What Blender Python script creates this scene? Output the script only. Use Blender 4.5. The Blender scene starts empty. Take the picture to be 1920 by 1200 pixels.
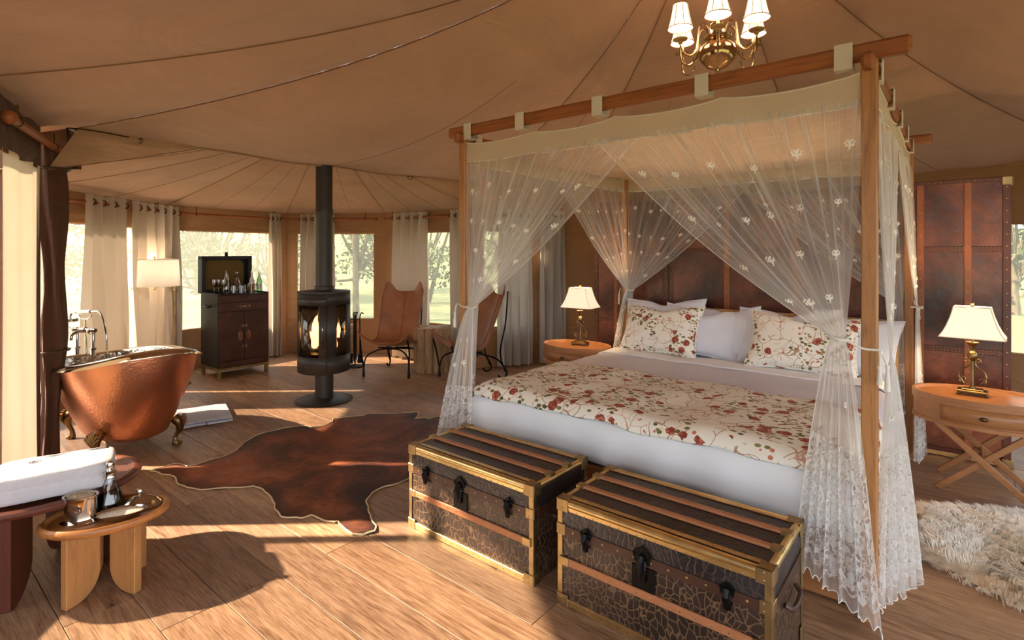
import bpy, bmesh, math, random
from mathutils import Vector, Matrix, noise as mnoise
random.seed(7)
PI = math.pi
SC = bpy.context.scene
COL = SC.collection

# ------------------------------------------------------------------ camera, world, sun, exposure
F = 1015.0; CX = 960.0; HY = 473.0; CAMH = 1.40
cam_d = bpy.data.cameras.new('camera'); cam = bpy.data.objects.new('camera', cam_d); COL.objects.link(cam)
cam.location = (0, 0, CAMH); cam.rotation_euler = (PI/2, 0, 0)
cam_d.sensor_fit = 'HORIZONTAL'; cam_d.sensor_width = 36.0; cam_d.lens = 36.0*F/1920.0
cam_d.shift_y = (HY-600.0)/1920.0; cam_d.clip_start = 0.05; cam_d.clip_end = 400
SC.camera = cam
w = bpy.data.worlds.new('sky'); SC.world = w; w.use_nodes = True
wn = w.node_tree.nodes; wn['Background'].inputs[0].default_value = (0.88, 0.94, 1.0, 1); wn['Background'].inputs[1].default_value = 2.15
sun_d = bpy.data.lights.new('sun', 'SUN'); sun = bpy.data.objects.new('sun', sun_d); COL.objects.link(sun)
SUN_DIR = Vector((0.998, 0.03, -math.tan(math.radians(34)))).normalized()
sun.rotation_euler = SUN_DIR.to_track_quat('-Z', 'Y').to_euler()
sun_d.energy = 11.5; sun_d.angle = math.radians(1.0); sun_d.color = (1.0, 0.80, 0.58)
SC.view_settings.view_transform = 'Standard'; SC.view_settings.look = 'None'
SC.view_settings.exposure = 0.97; SC.view_settings.gamma = 1.0; SC.view_settings.use_curve_mapping = False
SC.cycles.max_bounces = 6; SC.cycles.diffuse_bounces = 3; SC.cycles.glossy_bounces = 3
SC.cycles.use_adaptive_sampling = True; SC.cycles.adaptive_threshold = 0.15
SC.cycles.transmission_bounces = 8; SC.cycles.transparent_max_bounces = 24
SC.cycles.caustics_reflective = False; SC.cycles.caustics_refractive = False
SC.cycles.sample_clamp_indirect = 6.0

# ------------------------------------------------------------------ frames
D1 = Vector((0.7723, -0.6352, 0)); D2 = Vector((0.6352, 0.7723, 0)); ANG = math.atan2(D1.y, D1.x)
FL = Vector((-0.301, 3.4276, 0)); BW = 2.153; BL_ = 2.15
def B(u, v, z=0.0):
    p = FL + D1*u + D2*v; p.z = z; return p
def ground(px, py, z=0.0):
    Y = F*(CAMH-z)/(py-HY); return Vector(((px-CX)/F*Y, Y, z))
def toloc(p):
    r = Vector((p.x, p.y, 0))-FL; return (r.dot(D1), r.dot(D2))

# ------------------------------------------------------------------ mesh builder
class MB:
    def __init__(s): s.v = []; s.f = []; s.T = Matrix(); s.uv = None
    def add(s, vs, fs):
        n = len(s.v); T = s.T
        s.v += [tuple(T @ Vector(p)) for p in vs]; s.f += [tuple(n+i for i in f) for f in fs]
    def box(s, c, d, b=0.0):
        hx, hy, hz = d[0]/2, d[1]/2, d[2]/2; b = min(b, hx*.95, hy*.95, hz*.95)
        if b <= 0:
            vs = [(c[0]+x*hx, c[1]+y*hy, c[2]+z*hz) for x in (-1, 1) for y in (-1, 1) for z in (-1, 1)]
            s.add(vs, [(0,1,3,2),(4,6,7,5),(0,4,5,1),(2,3,7,6),(0,2,6,4),(1,5,7,3)]); return
        vs = []; ix = {}
        for x in (-1, 1):
            for y in (-1, 1):
                for z in (-1, 1):
                    for k in range(3):
                        i = [b, b, b]; i[k] = 0
                        ix[(x, y, z, k)] = len(vs)
                        vs.append((c[0]+x*(hx-i[0]), c[1]+y*(hy-i[1]), c[2]+z*(hz-i[2])))
        fs = []
        for q in (-1, 1):
            def o(l): return l if q > 0 else l[::-1]
            fs.append(o([ix[(q,-1,-1,0)], ix[(q,1,-1,0)], ix[(q,1,1,0)], ix[(q,-1,1,0)]]))
            fs.append(o([ix[(-1,q,-1,1)], ix[(-1,q,1,1)], ix[(1,q,1,1)], ix[(1,q,-1,1)]]))
            fs.append(o([ix[(-1,-1,q,2)], ix[(1,-1,q,2)], ix[(1,1,q,2)], ix[(-1,1,q,2)]]))
        for a in (-1, 1):
            for e in (-1, 1):
                def o2(l, f): return l if f > 0 else l[::-1]
                fs.append(o2([ix[(a,e,-1,0)], ix[(a,e,-1,1)], ix[(a,e,1,1)], ix[(a,e,1,0)]], a*e))
                fs.append(o2([ix[(a,-1,e,0)], ix[(a,1,e,0)], ix[(a,1,e,2)], ix[(a,-1,e,2)]], a*e))
                fs.append(o2([ix[(-1,a,e,1)], ix[(-1,a,e,2)], ix[(1,a,e,2)], ix[(1,a,e,1)]], a*e))
                for z in (-1, 1):
                    fs.append(o2([ix[(a,e,z,0)], ix[(a,e,z,1)], ix[(a,e,z,2)]], a*e*z))
        s.add(vs, fs)
    def tube(s, pts, r, n=8, closed=False, caps=True):
        P = [Vector(p) for p in pts]; m = len(P)
        R = r if isinstance(r, (list, tuple)) else [r]*m
        vs = []; up = None
        for i in range(m):
            if closed: t = (P[(i+1) % m]-P[i-1])
            else: t = P[min(i+1, m-1)]-P[max(i-1, 0)]
            t.normalize()
            if up is None:
                up = Vector((0, 0, 1)) if abs(t.z) < .9 else Vector((1, 0, 0))
            a = t.cross(up)
            if a.length < 1e-5: a = t.orthogonal()
            a.normalize(); b = a.cross(t).normalized(); up = b
            for k in range(n):
                th = 2*PI*k/n; vs.append(P[i]+(a*math.cos(th)+b*math.sin(th))*R[i])
        fs = []
        for i in range(m if closed else m-1):
            j = (i+1) % m
            for k in range(n):
                k2 = (k+1) % n; fs.append((i*n+k, i*n+k2, j*n+k2, j*n+k))
        if caps and not closed:
            fs.append(tuple(range(n))[::-1]); fs.append(tuple((m-1)*n+k for k in range(n)))
        s.add(vs, fs)
    def lathe(s, prof, n=24, c=(0, 0, 0), sx=1.0, sy=1.0, cap0=False, cap1=False):
        vs = []; m = len(prof)
        for r, z in prof:
            for k in range(n):
                th = 2*PI*k/n; vs.append((c[0]+r*sx*math.cos(th), c[1]+r*sy*math.sin(th), c[2]+z))
        fs = []
        for i in range(m-1):
            for k in range(n):
                k2 = (k+1) % n; fs.append((i*n+k, i*n+k2, (i+1)*n+k2, (i+1)*n+k))
        if cap0: fs.append(tuple(range(n))[::-1])
        if cap1: fs.append(tuple((m-1)*n+k for k in range(n)))
        s.add(vs, fs)
    def grid(s, fn, n, m, closeu=False):
        vs = [fn(i/n, j/m) for i in range(n+(0 if closeu else 1)) for j in range(m+1)]
        fs = []; nn = n
        for i in range(n):
            i2 = (i+1) % n if closeu else i+1
            for j in range(m):
                fs.append((i*(m+1)+j, i2*(m+1)+j, i2*(m+1)+j+1, i*(m+1)+j+1))
        s.add(vs, fs)
    def prism(s, poly, z0, z1):
        n = len(poly); vs = [(x, y, z0) for x, y in poly]+[(x, y, z1) for x, y in poly]
        fs = [tuple(range(n))[::-1], tuple(range(n, 2*n))]
        fs += [(i, (i+1) % n, n+(i+1) % n, n+i) for i in range(n)]
        s.add(vs, fs)
    def ball(s, c, r, n=10, sz=1.0):
        k = max(4, n//2)
        s.lathe([(r*math.sin(PI*i/k)+1e-5, -r*sz*math.cos(PI*i/k)) for i in range(k+1)], n, c)
    def dot(s, c, r, nrm=(0, 0, 1), h=.5):
        nrm = Vector(nrm).normalized(); a = nrm.orthogonal().normalized(); b = nrm.cross(a); c = Vector(c)
        vs = [c+(a*math.cos(PI*k/3)+b*math.sin(PI*k/3))*r for k in range(6)]+[c+nrm*r*h]
        s.add(vs, [(k, (k+1) % 6, 6) for k in range(6)])

def make_obj(name, mb, mat, parent=None, smooth=True, angle=40, recenter=True):
    me = bpy.data.meshes.new(name)
    vs = mb.v; loc = Vector((0, 0, 0))
    if parent is None and recenter:
        xs = [p[0] for p in vs]; ys = [p[1] for p in vs]; zs = [p[2] for p in vs]
        loc = Vector(((min(xs)+max(xs))/2, (min(ys)+max(ys))/2, min(zs)))
        vs = [(p[0]-loc.x, p[1]-loc.y, p[2]-loc.z) for p in vs]
    me.from_pydata(vs, [], mb.f); me.update()
    if mb.uv is not None:
        ul = me.uv_layers.new(name='UVMap')
        for lp in me.loops: ul.data[lp.index].uv = mb.uv[lp.vertex_index]
    if smooth:
        me.shade_smooth(); me.set_sharp_from_angle(angle=math.radians(angle))
    me.materials.append(mat)
    o = bpy.data.objects.new(name, me); COL.objects.link(o); o.location = loc
    if parent is not None: o.parent = parent
    return o
def tag(o, label=None, cat=None, group=None, kind=None):
    if label: o['label'] = label
    if cat: o['category'] = cat
    if group: o['group'] = group
    if kind: o['kind'] = kind
    return o
def thing(name, label, cat, loc=(0, 0, 0), rotz=0.0, group=None):
    o = bpy.data.objects.new(name, None); COL.objects.link(o); o.empty_display_size = .1
    o.location = loc; o.rotation_euler = (0, 0, rotz); return tag(o, label, cat, group)
def struct(name, mb, mat, parent=None, label=None, **k):
    o = make_obj(name, mb, mat, parent, **k); o['kind'] = 'structure'
    if label: o['label'] = label
    return o
def copy_tree(o, parent=None):
    c = o.copy(); COL.objects.link(c); c.parent = parent
    for ch in list(o.children):
        if ch.name in COL.objects: copy_tree(ch, c)
    return c
def crv(pts, n=6):
    P = [Vector(p) for p in pts]; out = []
    for i in range(len(P)-1):
        p0 = P[max(i-1, 0)]; p1 = P[i]; p2 = P[i+1]; p3 = P[min(i+2, len(P)-1)]
        for k in range(n):
            t = k/n
            out.append(.5*((2*p1)+(p2-p0)*t+(2*p0-5*p1+4*p2-p3)*t*t+(3*p1-p0-3*p2+p3)*t**3))
    out.append(P[-1]); return out

# ------------------------------------------------------------------ materials
def c(r, g, b):
    def l(x):
        x /= 255.0; return x/12.92 if x <= .04045 else ((x+.055)/1.055)**2.4
    return (l(r), l(g), l(b), 1.0)
class NT:
    def __init__(s, name):
        s.m = bpy.data.materials.new(name); s.m.use_nodes = True; s.t = s.m.node_tree
        s.p = s.t.nodes['Principled BSDF']; s.out = s.t.nodes['Material Output']
    def n(s, ty, **k):
        x = s.t.nodes.new(ty)
        for a, b in k.items(): setattr(x, a, b)
        return x
    def l(s, a, b): s.t.links.new(a, b)
    def set(s, sock, v):
        if hasattr(v, 'node'): s.l(v, sock)
        else: sock.default_value = v
    def co(s, kind='Object', scale=(1, 1, 1), rnd=0.0, rot=(0, 0, 0)):
        tc = s.n('ShaderNodeTexCoord'); o = tc.outputs[kind]
        mp = s.n('ShaderNodeMapping'); mp.inputs['Scale'].default_value = scale; mp.inputs['Rotation'].default_value = rot; s.l(o, mp.inputs[0])
        if rnd:
            oi = s.n('ShaderNodeObjectInfo'); mu = s.math('MULTIPLY', oi.outputs['Random'], rnd)
            cb = s.n('ShaderNodeCombineXYZ')
            for i in range(3): s.l(mu, cb.inputs[i])
            s.l(cb.outputs[0], mp.inputs['Location'])
        return mp.outputs[0]
    def math(s, op, a, b=0.0, cl=False):
        x = s.n('ShaderNodeMath', operation=op, use_clamp=cl); s.set(x.inputs[0], a); s.set(x.inputs[1], b); return x.outputs[0]
    def noise(s, co, scale=5.0, det=4.0, rough=.55, dist=0.0, out='Fac'):
        x = s.n('ShaderNodeTexNoise'); s.l(co, x.inputs['Vector']); x.inputs['Scale'].default_value = scale
        x.inputs['Detail'].default_value = det; x.inputs['Roughness'].default_value = rough; x.inputs['Distortion'].default_value = dist
        return x.outputs[out]
    def vor(s, co, scale=5.0, feat='F1', rnd=1.0, out='Distance'):
        x = s.n('ShaderNodeTexVoronoi', feature=feat); s.l(co, x.inputs['Vector']); x.inputs['Scale'].default_value = scale
        x.inputs['Randomness'].default_value = rnd; return x.outputs[out]
    def ramp(s, fac, stops, interp='LINEAR'):
        x = s.n('ShaderNodeValToRGB'); s.l(fac, x.inputs[0]); e = x.color_ramp.elements; x.color_ramp.interpolation = interp
        while len(e) < len(stops): e.new(0.5)
        for i, (p, col) in enumerate(stops):
            e[i].position = p; e[i].color = col if isinstance(col, tuple) else (col, col, col, 1)
        return x.outputs[0]
    def mix(s, f, a, b, bt='MIX'):
        x = s.n('ShaderNodeMix', data_type='RGBA', blend_type=bt); s.set(x.inputs[0], f); s.set(x.inputs[6], a); s.set(x.inputs[7], b); return x.outputs[2]
    def bump(s, h, st=.3, dist=.01):
        x = s.n('ShaderNodeBump'); x.inputs['Strength'].default_value = st; x.inputs['Distance'].default_value = dist; s.l(h, x.inputs['Height'])
        s.l(x.outputs[0], s.p.inputs['Normal']); return x.outputs[0]
    def fin(s, col=None, rough=None, metal=None, **k):
        if col is not None: s.set(s.p.inputs['Base Color'], col)
        if rough is not None: s.set(s.p.inputs['Roughness'], rough)
        if metal is not None: s.set(s.p.inputs['Metallic'], metal)
        for a, b in k.items(): s.set(s.p.inputs[a.replace('_', ' ')], b)
        return s.m
def dk(col, f): return (col[0]*f, col[1]*f, col[2]*f, 1)
def simple(name, col, rough=.6, metal=0.0, var=.18, vs=6.0, bump=.1, bs=60.0, scale=(1, 1, 1), **k):
    t = NT(name); co = t.co('Object', scale, rnd=7)
    f = t.noise(co, vs, 4)
    cc = t.mix(t.ramp(f, [(.3, 0.0), (.7, 1.0)]), dk(col, 1-var), dk(col, 1+var))
    if bump: t.bump(t.noise(co, bs, 2), bump, .004)
    return t.fin(cc, rough, metal, **k)
def wood(name, col, scale=(1.5, 14, 14), rough=.45, var=.35, k=1.0, bump=.08):
    t = NT(name); co = t.co('Object', scale, rnd=11)
    w1 = t.noise(co, 1.6*k, 6, .6, 1.2); w2 = t.noise(co, 9*k, 3, .6, .4)
    f = t.math('ADD', t.math('MULTIPLY', w1, .7), t.math('MULTIPLY', w2, .3))
    cc = t.ramp(f, [(.32, dk(col, 1-var)), (.5, col), (.68, dk(col, 1+var*.55))])
    t.bump(w2, bump, .004)
    return t.fin(cc, rough)
def fabric(name, col, weave=500.0, rough=.9, var=.08, bump=.15, sheen=.2, trans=0.0):
    t = NT(name); co = t.co('Object', (1, 1, 1), rnd=5)
    f = t.noise(co, 3.0, 4); cc = t.mix(f, dk(col, 1-var), dk(col, 1+var))
    t.bump(t.noise(co, weave, 1), bump, .002)
    m = t.fin(cc, rough, Sheen_Weight=sheen)
    if trans > 0:
        tr = t.n('ShaderNodeBsdfTranslucent'); t.l(cc, tr.inputs[0]); mx = t.n('ShaderNodeMixShader'); mx.inputs[0].default_value = trans
        t.l(t.p.outputs[0], mx.inputs[1]); t.l(tr.outputs[0], mx.inputs[2]); t.l(mx.outputs[0], t.out.inputs[0])
    return m
def canvas(name, col, trans=.12):
    t = NT(name); co = t.co('Object')
    f = t.noise(co, .9, 5, .6, .6); cc = t.mix(t.ramp(f, [(.3, 0.), (.72, 1.)]), dk(col, .86), dk(col, 1.1))
    big = t.noise(t.co('Object', (1, 1, 3)), 1.1, 3, .5, 1.5); fine = t.noise(co, 420, 1)
    t.bump(t.math('ADD', t.math('MULTIPLY', big, 8.0), t.math('MULTIPLY', fine, .05)), .35, .02)
    t.fin(cc, .9, Sheen_Weight=.1)
    tr = t.n('ShaderNodeBsdfTranslucent'); t.l(cc, tr.inputs[0]); mx = t.n('ShaderNodeMixShader'); mx.inputs[0].default_value = trans
    t.l(t.p.outputs[0], mx.inputs[1]); t.l(tr.outputs[0], mx.inputs[2]); t.l(mx.outputs[0], t.out.inputs[0])
    return t.m
def sheer(name, col, dens=.34, streak=0.0, lace=False, gather=False):
    t = NT(name)
    uv = t.n('ShaderNodeUVMap').outputs[0]
    df = t.n('ShaderNodeBsdfDiffuse'); df.inputs[0].default_value = col
    tl = t.n('ShaderNodeBsdfTranslucent'); tl.inputs[0].default_value = col
    m1 = t.n('ShaderNodeMixShader'); m1.inputs[0].default_value = .45
    t.l(df.outputs[0], m1.inputs[1]); t.l(tl.outputs[0], m1.inputs[2])
    tp = t.n('ShaderNodeBsdfTransparent'); m2 = t.n('ShaderNodeMixShader')
    mp = t.n('ShaderNodeMapping'); mp.inputs['Scale'].default_value = (1, .02, 1); t.l(uv, mp.inputs[0])
    st = t.ramp(t.noise(mp.outputs[0], 38.0, 2, .6), [(.50, 0.0), (.70, 1.0)])
    d = t.math('ADD', t.math('MULTIPLY', st, streak), dens)
    lw = t.n('ShaderNodeLayerWeight'); lw.inputs[0].default_value = .35
    d = t.math('ADD', d, t.math('MULTIPLY', lw.outputs['Facing'], .20))
    if gather:
        sy = t.n('ShaderNodeSeparateXYZ'); t.l(uv, sy.inputs[0])
        gt = t.ramp(t.math('MULTIPLY', sy.outputs[1], .5), [(.0, 0.0), (.30, .15), (.47, 1.0), (.53, 1.0), (.75, .45), (1.0, .3)])
        d = t.math('ADD', d, t.math('MULTIPLY', gt, .34))
    if lace:
        a = t.noise(uv, 15, 1.5, .5, 1.2); l1 = t.math('LESS_THAN', t.math('ABSOLUTE', t.math('SUBTRACT', a, .5)), .05)
        v = t.vor(uv, 26, 'DISTANCE_TO_EDGE'); l2 = t.math('LESS_THAN', v, .08)
        b = t.noise(uv, 36, 1, .5, .8); l3 = t.math('GREATER_THAN', b, .57)
        lm = t.math('MAXIMUM', l1, t.math('MAXIMUM', t.math('MULTIPLY', l2, .55), t.math('MULTIPLY', l3, .9)))
        sy = t.n('ShaderNodeSeparateXYZ'); t.l(uv, sy.inputs[0])
        lm = t.math('MULTIPLY', lm, t.math('GREATER_THAN', sy.outputs[1], .055))
        d = t.math('ADD', t.math('MULTIPLY', lm, .6), d)
    t.l(t.math('MINIMUM', d, .97), m2.inputs[0])
    t.l(tp.outputs[0], m2.inputs[1]); t.l(m1.outputs[0], m2.inputs[2]); t.l(m2.outputs[0], t.out.inputs[0])
    return t.m
def floral(name, base, k=1.0):
    t = NT(name); co = t.co('Object', (1, 1, 1), rnd=3)
    wob = t.mix(1.0, co, t.mix(1.0, t.noise(co, 6*k, 1, .5, out='Color'), (.16, .16, .16, 1), 'MULTIPLY'), 'ADD')
    fo = t.noise(co, 5, 3); col = t.mix(fo, dk(base, .95), dk(base, 1.03))
    v1 = t.vor(wob, 7.5*k, 'DISTANCE_TO_EDGE', 1.0); v2 = t.vor(t.mix(1.0, wob, (3.3, 1.7, .4, 1), 'ADD'), 11*k, 'DISTANCE_TO_EDGE', 1.0)
    gate = t.noise(co, 9*k, 1)
    col = t.mix(t.math('MULTIPLY', t.math('LESS_THAN', v1, .016), t.math('GREATER_THAN', gate, .42)), col, c(182, 146, 118))
    col = t.mix(t.math('MULTIPLY', t.math('LESS_THAN', v2, .018), t.math('GREATER_THAN', gate, .52)), col, c(206, 158, 140))
    cl = t.noise(co, 4.2*k, 1, .4); clus = t.math('GREATER_THAN', cl, .43)
    lco = t.co('Object', (1, 1.6, 1), rnd=3, rot=(0, 0, .6))
    ld = t.vor(lco, 27*k, 'F1', 1.0); lc = t.vor(lco, 27*k, 'F1', 1.0, 'Color'); s2 = t.n('ShaderNodeSeparateColor'); t.l(lc, s2.inputs[0])
    leaf = t.math('MULTIPLY', t.math('MULTIPLY', t.math('LESS_THAN', ld, .40), t.math('GREATER_THAN', s2.outputs[0], .38)), t.math('GREATER_THAN', cl, .45))
    col = t.mix(leaf, col, t.mix(s2.outputs[1], c(74, 78, 40), c(146, 138, 84)))
    rd = t.vor(co, 10.5*k, 'F1', .85); rc = t.vor(co, 10.5*k, 'F1', .85, 'Color')
    sep = t.n('ShaderNodeSeparateColor'); t.l(rc, sep.inputs[0]); pick = t.math('GREATER_THAN', sep.outputs[0], .30)
    pet = t.vor(co, 52*k, 'F1', .9)
    rose = t.math('MULTIPLY', t.math('MULTIPLY', t.math('LESS_THAN', t.math('ADD', rd, t.math('MULTIPLY', pet, .14)), .40), pick), clus)
    rcol = t.mix(t.ramp(pet, [(.15, 0.), (.55, 1.)]), t.mix(sep.outputs[1], c(222, 152, 120), c(198, 104, 80)), c(140, 60, 44))
    col = t.mix(rose, col, rcol)
    bd = t.vor(co, 21*k, 'F1', 1.0); bc = t.vor(co, 21*k, 'F1', 1.0, 'Color'); s3 = t.n('ShaderNodeSeparateColor'); t.l(bc, s3.inputs[0])
    bl = t.math('MULTIPLY', t.math('LESS_THAN', bd, .22), t.math('GREATER_THAN', s3.outputs[0], .80)); col = t.mix(bl, col, c(200, 122, 98))
    t.bump(t.noise(co, 300, 1), .1, .002)
    return t.fin(col, .8)
def croc(name, col, ck=.75, rg=.38):
    t = NT(name); co = t.co('Object', (1, 1, 1), rnd=4)
    wob = t.mix(.10, co, t.noise(co, 6, 2, out='Color'), 'ADD')
    mp = t.n('ShaderNodeMapping'); mp.inputs['Scale'].default_value = (1.35, 1.35, .95); t.l(wob, mp.inputs[0])
    e = t.vor(mp.outputs[0], 31, 'DISTANCE_TO_EDGE', .7); big = t.noise(co, 4, 3)
    crack = t.ramp(e, [(.025, 1.0), (.075, 0.0)])
    cc = t.mix(t.ramp(big, [(.35, 0.), (.65, 1.)]), dk(col, .55), dk(col, 1.35))
    cc = t.mix(t.math('MULTIPLY', crack, ck), cc, c(126, 98, 70))
    t.bump(t.ramp(e, [(.0, 0.), (.14, 1.)]), .3, .003)
    return t.fin(cc, rg)
def hammered(name, col, rough=.28, k=60, st=.35):
    t = NT(name); co = t.co('Object'); v = t.vor(co, k, 'SMOOTH_F1'); big = t.noise(co, 3, 4)
    t.bump(v, st, .006)
    return t.fin(t.mix(t.ramp(big, [(.3, 0.), (.7, 1.)]), dk(col, .75), dk(col, 1.15)), rough, 1.0)
def glow(name, col, st, base=(.9, .85, .75, 1)):
    t = NT(name); co = t.co('Object'); f = t.noise(co, 260, 1)
    return t.fin(t.mix(f, dk(base, .93), base), .8, Emission_Color=col, Emission_Strength=st)
def screen_mat(name, fac=.42, col=(.32, .33, .28, 1)):
    t = NT(name); df = t.n('ShaderNodeBsdfTranslucent'); co = t.co('Object')
    cc = t.mix(t.noise(co, 700, 0), dk(col, .92), col); t.l(cc, df.inputs[0])
    tp = t.n('ShaderNodeBsdfTransparent'); tp.inputs[0].default_value = (.80, .80, .78, 1); mx = t.n('ShaderNodeMixShader'); mx.inputs[0].default_value = fac
    t.l(tp.outputs[0], mx.inputs[1]); t.l(df.outputs[0], mx.inputs[2]); t.l(mx.outputs[0], t.out.inputs[0]); return t.m
def glass_mat(name, col=(1, 1, 1, 1), rough=.02):
    t = NT(name); co = t.co('Object'); t.bump(t.noise(co, 8, 1), .02, .003)
    gl = t.n('ShaderNodeBsdfGlossy'); gl.inputs['Roughness'].default_value = rough
    tp = t.n('ShaderNodeBsdfTransparent'); tp.inputs[0].default_value = col
    fr = t.n('ShaderNodeFresnel'); fr.inputs[0].default_value = 1.5
    f = t.math('ADD', t.math('MULTIPLY', fr.outputs[0], .9), .06)
    mx = t.n('ShaderNodeMixShader'); t.l(f, mx.inputs[0]); t.l(tp.outputs[0], mx.inputs[1]); t.l(gl.outputs[0], mx.inputs[2]); t.l(mx.outputs[0], t.out.inputs[0])
    return t.m

M = {}
M['canvas_roof'] = canvas('canvas_roof', c(178, 141, 116), .012)
M['canvas_bay'] = canvas('canvas_bay', c(176, 140, 110), .015)
M['canvas_wall'] = canvas('canvas_wall', c(178, 134, 94), .03)
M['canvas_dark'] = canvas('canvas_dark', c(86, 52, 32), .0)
M['blind'] = fabric('sunlit_blind', c(236, 220, 190), 400, trans=.14)
M['seam'] = simple('seam_tape', c(136, 104, 80), .9, bump=0)
M['curtain'] = fabric('curtain_linen', c(208, 192, 172), 380, trans=.14, var=.06)
M['curtain_grey'] = fabric('curtain_pale', c(206, 198, 188), 380, trans=.2, var=.06)
M['rod'] = wood('rod_wood', c(150, 84, 46), (3, 3, 3))
M['bronze'] = simple('dark_bronze', c(96, 76, 50), .35, 1.0)
M['screenmesh'] = screen_mat('insect_mesh', .34)
M['bedwood'] = wood('teak', c(172, 118, 68), (9, 9, .55), .4, .45, 3.2)
M['beamwood'] = wood('teak_beam', c(152, 90, 50), (.55, 9, 9), .4, .5, 3.2)
M['beamwood_y'] = wood('teak_beam_side', c(152, 90, 50), (9, .55, 9), .4, .5, 3.2)
M['sidewood'] = wood('table_wood', c(160, 108, 66), (1.4, 8, 8), .35, .28, 2.2)
M['stoolwood'] = wood('stool_wood', c(186, 132, 80), (8, 8, .9), .45, .28, 2.4)
M['stooltop'] = wood('stool_top_wood', c(190, 124, 68), (1.2, 9, 9), .35, .3, 2.4)
M['stoolred'] = wood('stool_red_wood', c(98, 50, 34), (1.5, 9, 9), .35, .3)
M['stoolredleg'] = wood('stool_red_leg', c(96, 46, 30), (8, 8, 1.2), .45, .3)
M['slat'] = wood('slat_wood', c(176, 116, 78), (4, 12, 12), .5, .25)
M['croc'] = croc('crocodile_leather', c(58, 42, 36))
M['croctop'] = croc('crocodile_leather_top', c(46, 42, 46), .18, .32)
M['blackhide'] = simple('black_leather', c(30, 27, 27), .42, 0, .3, 5, .25, 120)
M['bandleather'] = simple('brown_band_leather', c(70, 44, 32), .45, 0, .2, 20)
M['brass'] = simple('brass', c(226, 198, 140), .34, 1.0, .25, 9)
M['oldbrass'] = simple('aged_brass', c(168, 144, 102), .42, 1.0, .3, 12)
M['iron'] = simple('black_iron', c(28, 26, 26), .42, .8, .2, 20)
M['stove'] = simple('stove_steel', c(66, 61, 57), .5, .4, .12, 4, .05, 200)
M['silver'] = simple('polished_silver', c(214, 208, 200), .12, 1.0, .08, 6, .02)
M['chrome'] = simple('chrome', c(190, 184, 176), .12, 1.0, .1, 6, 0)
M['nickel'] = hammered('hammered_nickel', c(196, 188, 176), .16, 45, .5)
M['rim'] = simple('nickel_rim', c(206, 186, 164), .14, 1.0, .1, 4, .02)
M['copper'] = hammered('hammered_copper', c(224, 154, 118), .40, 75, .3)
M['lampbrass'] = simple('lamp_bronze', c(132, 108, 74), .32, 1.0, .25, 14)
M['chandbrass'] = simple('chandelier_bronze', c(186, 158, 122), .16, 1.0, .15, 8, .03)
M['footbrass'] = simple('foot_bronze', c(134, 108, 74), .4, 1.0, .3, 20, .2, 40)
M['white'] = fabric('white_cotton', c(238, 238, 242), 500, var=.03)
M['lilac'] = fabric('lilac_sheet', c(206, 196, 204), 500, rough=.55, var=.04)
M['whitepil'] = fabric('white_pillow_cotton', c(226, 228, 240), 500, var=.03)
M['terry'] = simple('terry_cloth', c(228, 224, 232), .95, 0, .04, 40, .9, 420, Sheen_Weight=.4)
M['floral'] = floral('floral_print', c(242, 238, 226))
M['floralp'] = floral('floral_print_pillow', c(244, 240, 230), 1.15)
M['linen'] = fabric('headboard_linen', c(176, 138, 92), 260, var=.1, bump=.3)
M['valance'] = fabric('valance_linen', c(206, 186, 158), 300, var=.06, trans=.15)
M['loop'] = fabric('loop_webbing', c(214, 202, 186), 300)
M['net'] = sheer('bed_net', c(246, 245, 244), .18, .28, gather=True)
M['lace'] = sheer('lace_hem', c(244, 242, 240), .30, .10, True)
M['sprig'] = fabric('embroidery_white', c(248, 246, 240), 300, trans=.2)
M['canopy'] = sheer('canopy_cloth', c(240, 222, 200), .62, .15)
M['cord'] = fabric('white_cord', c(232, 228, 220), 300)
M['hide_dark'] = None
M['leather'] = simple('tan_leather', c(156, 102, 68), .42, 0, .2, 7, .2, 90)
M['leatherdk'] = simple('cabinet_leather', c(78, 46, 32), .36, 0, .35, 8, .25, 60)
M['leatherblk'] = simple('cabinet_side_leather', c(40, 36, 36), .35, 0, .3, 8, .25, 60)
M['suede'] = fabric('suede_lining', c(120, 90, 48), 300)
M['shade'] = glow('lamp_shade_lit', (1.0, .80, .52, 1), .35)
M['shade_off'] = fabric('lamp_shade_linen', c(238, 230, 218), 300, trans=.3)
M['shade_ch'] = glow('chandelier_shade', (1.0, .78, .50, 1), .9)
M['bulb'] = glow('bulb', (1.0, .75, .45, 1), 14.0)
M['glass'] = glass_mat('clear_glass')
M['stoveglass'] = glass_mat('stove_glass', (.86, .82, .78, 1))
M['greenglass'] = glass_mat('green_glass', (.45, .72, .5, 1))
M['darkliquid'] = simple('dark_oil', c(10, 12, 20), .06, 0, .1, 4, 0)
M['logwood'] = simple('bare_log', c(170, 136, 98), .8, 0, .35, 5, .6, 30, (14, 14, 2))
M['logend'] = simple('log_end', c(196, 164, 122), .8, 0, .3, 14, .4, 60)
M['charlog'] = simple('burnt_log', c(40, 26, 20), .9, 0, .4, 14, .6, 40)
M['bristle'] = simple('bristles', c(196, 176, 150), .9, 0, .3, 60)
M['salt'] = simple('bath_salt', c(232, 214, 194), .9, 0, .2, 90, .8, 260)
M['porcelain'] = simple('porcelain', c(236, 234, 228), .2, 0, .03)
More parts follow.
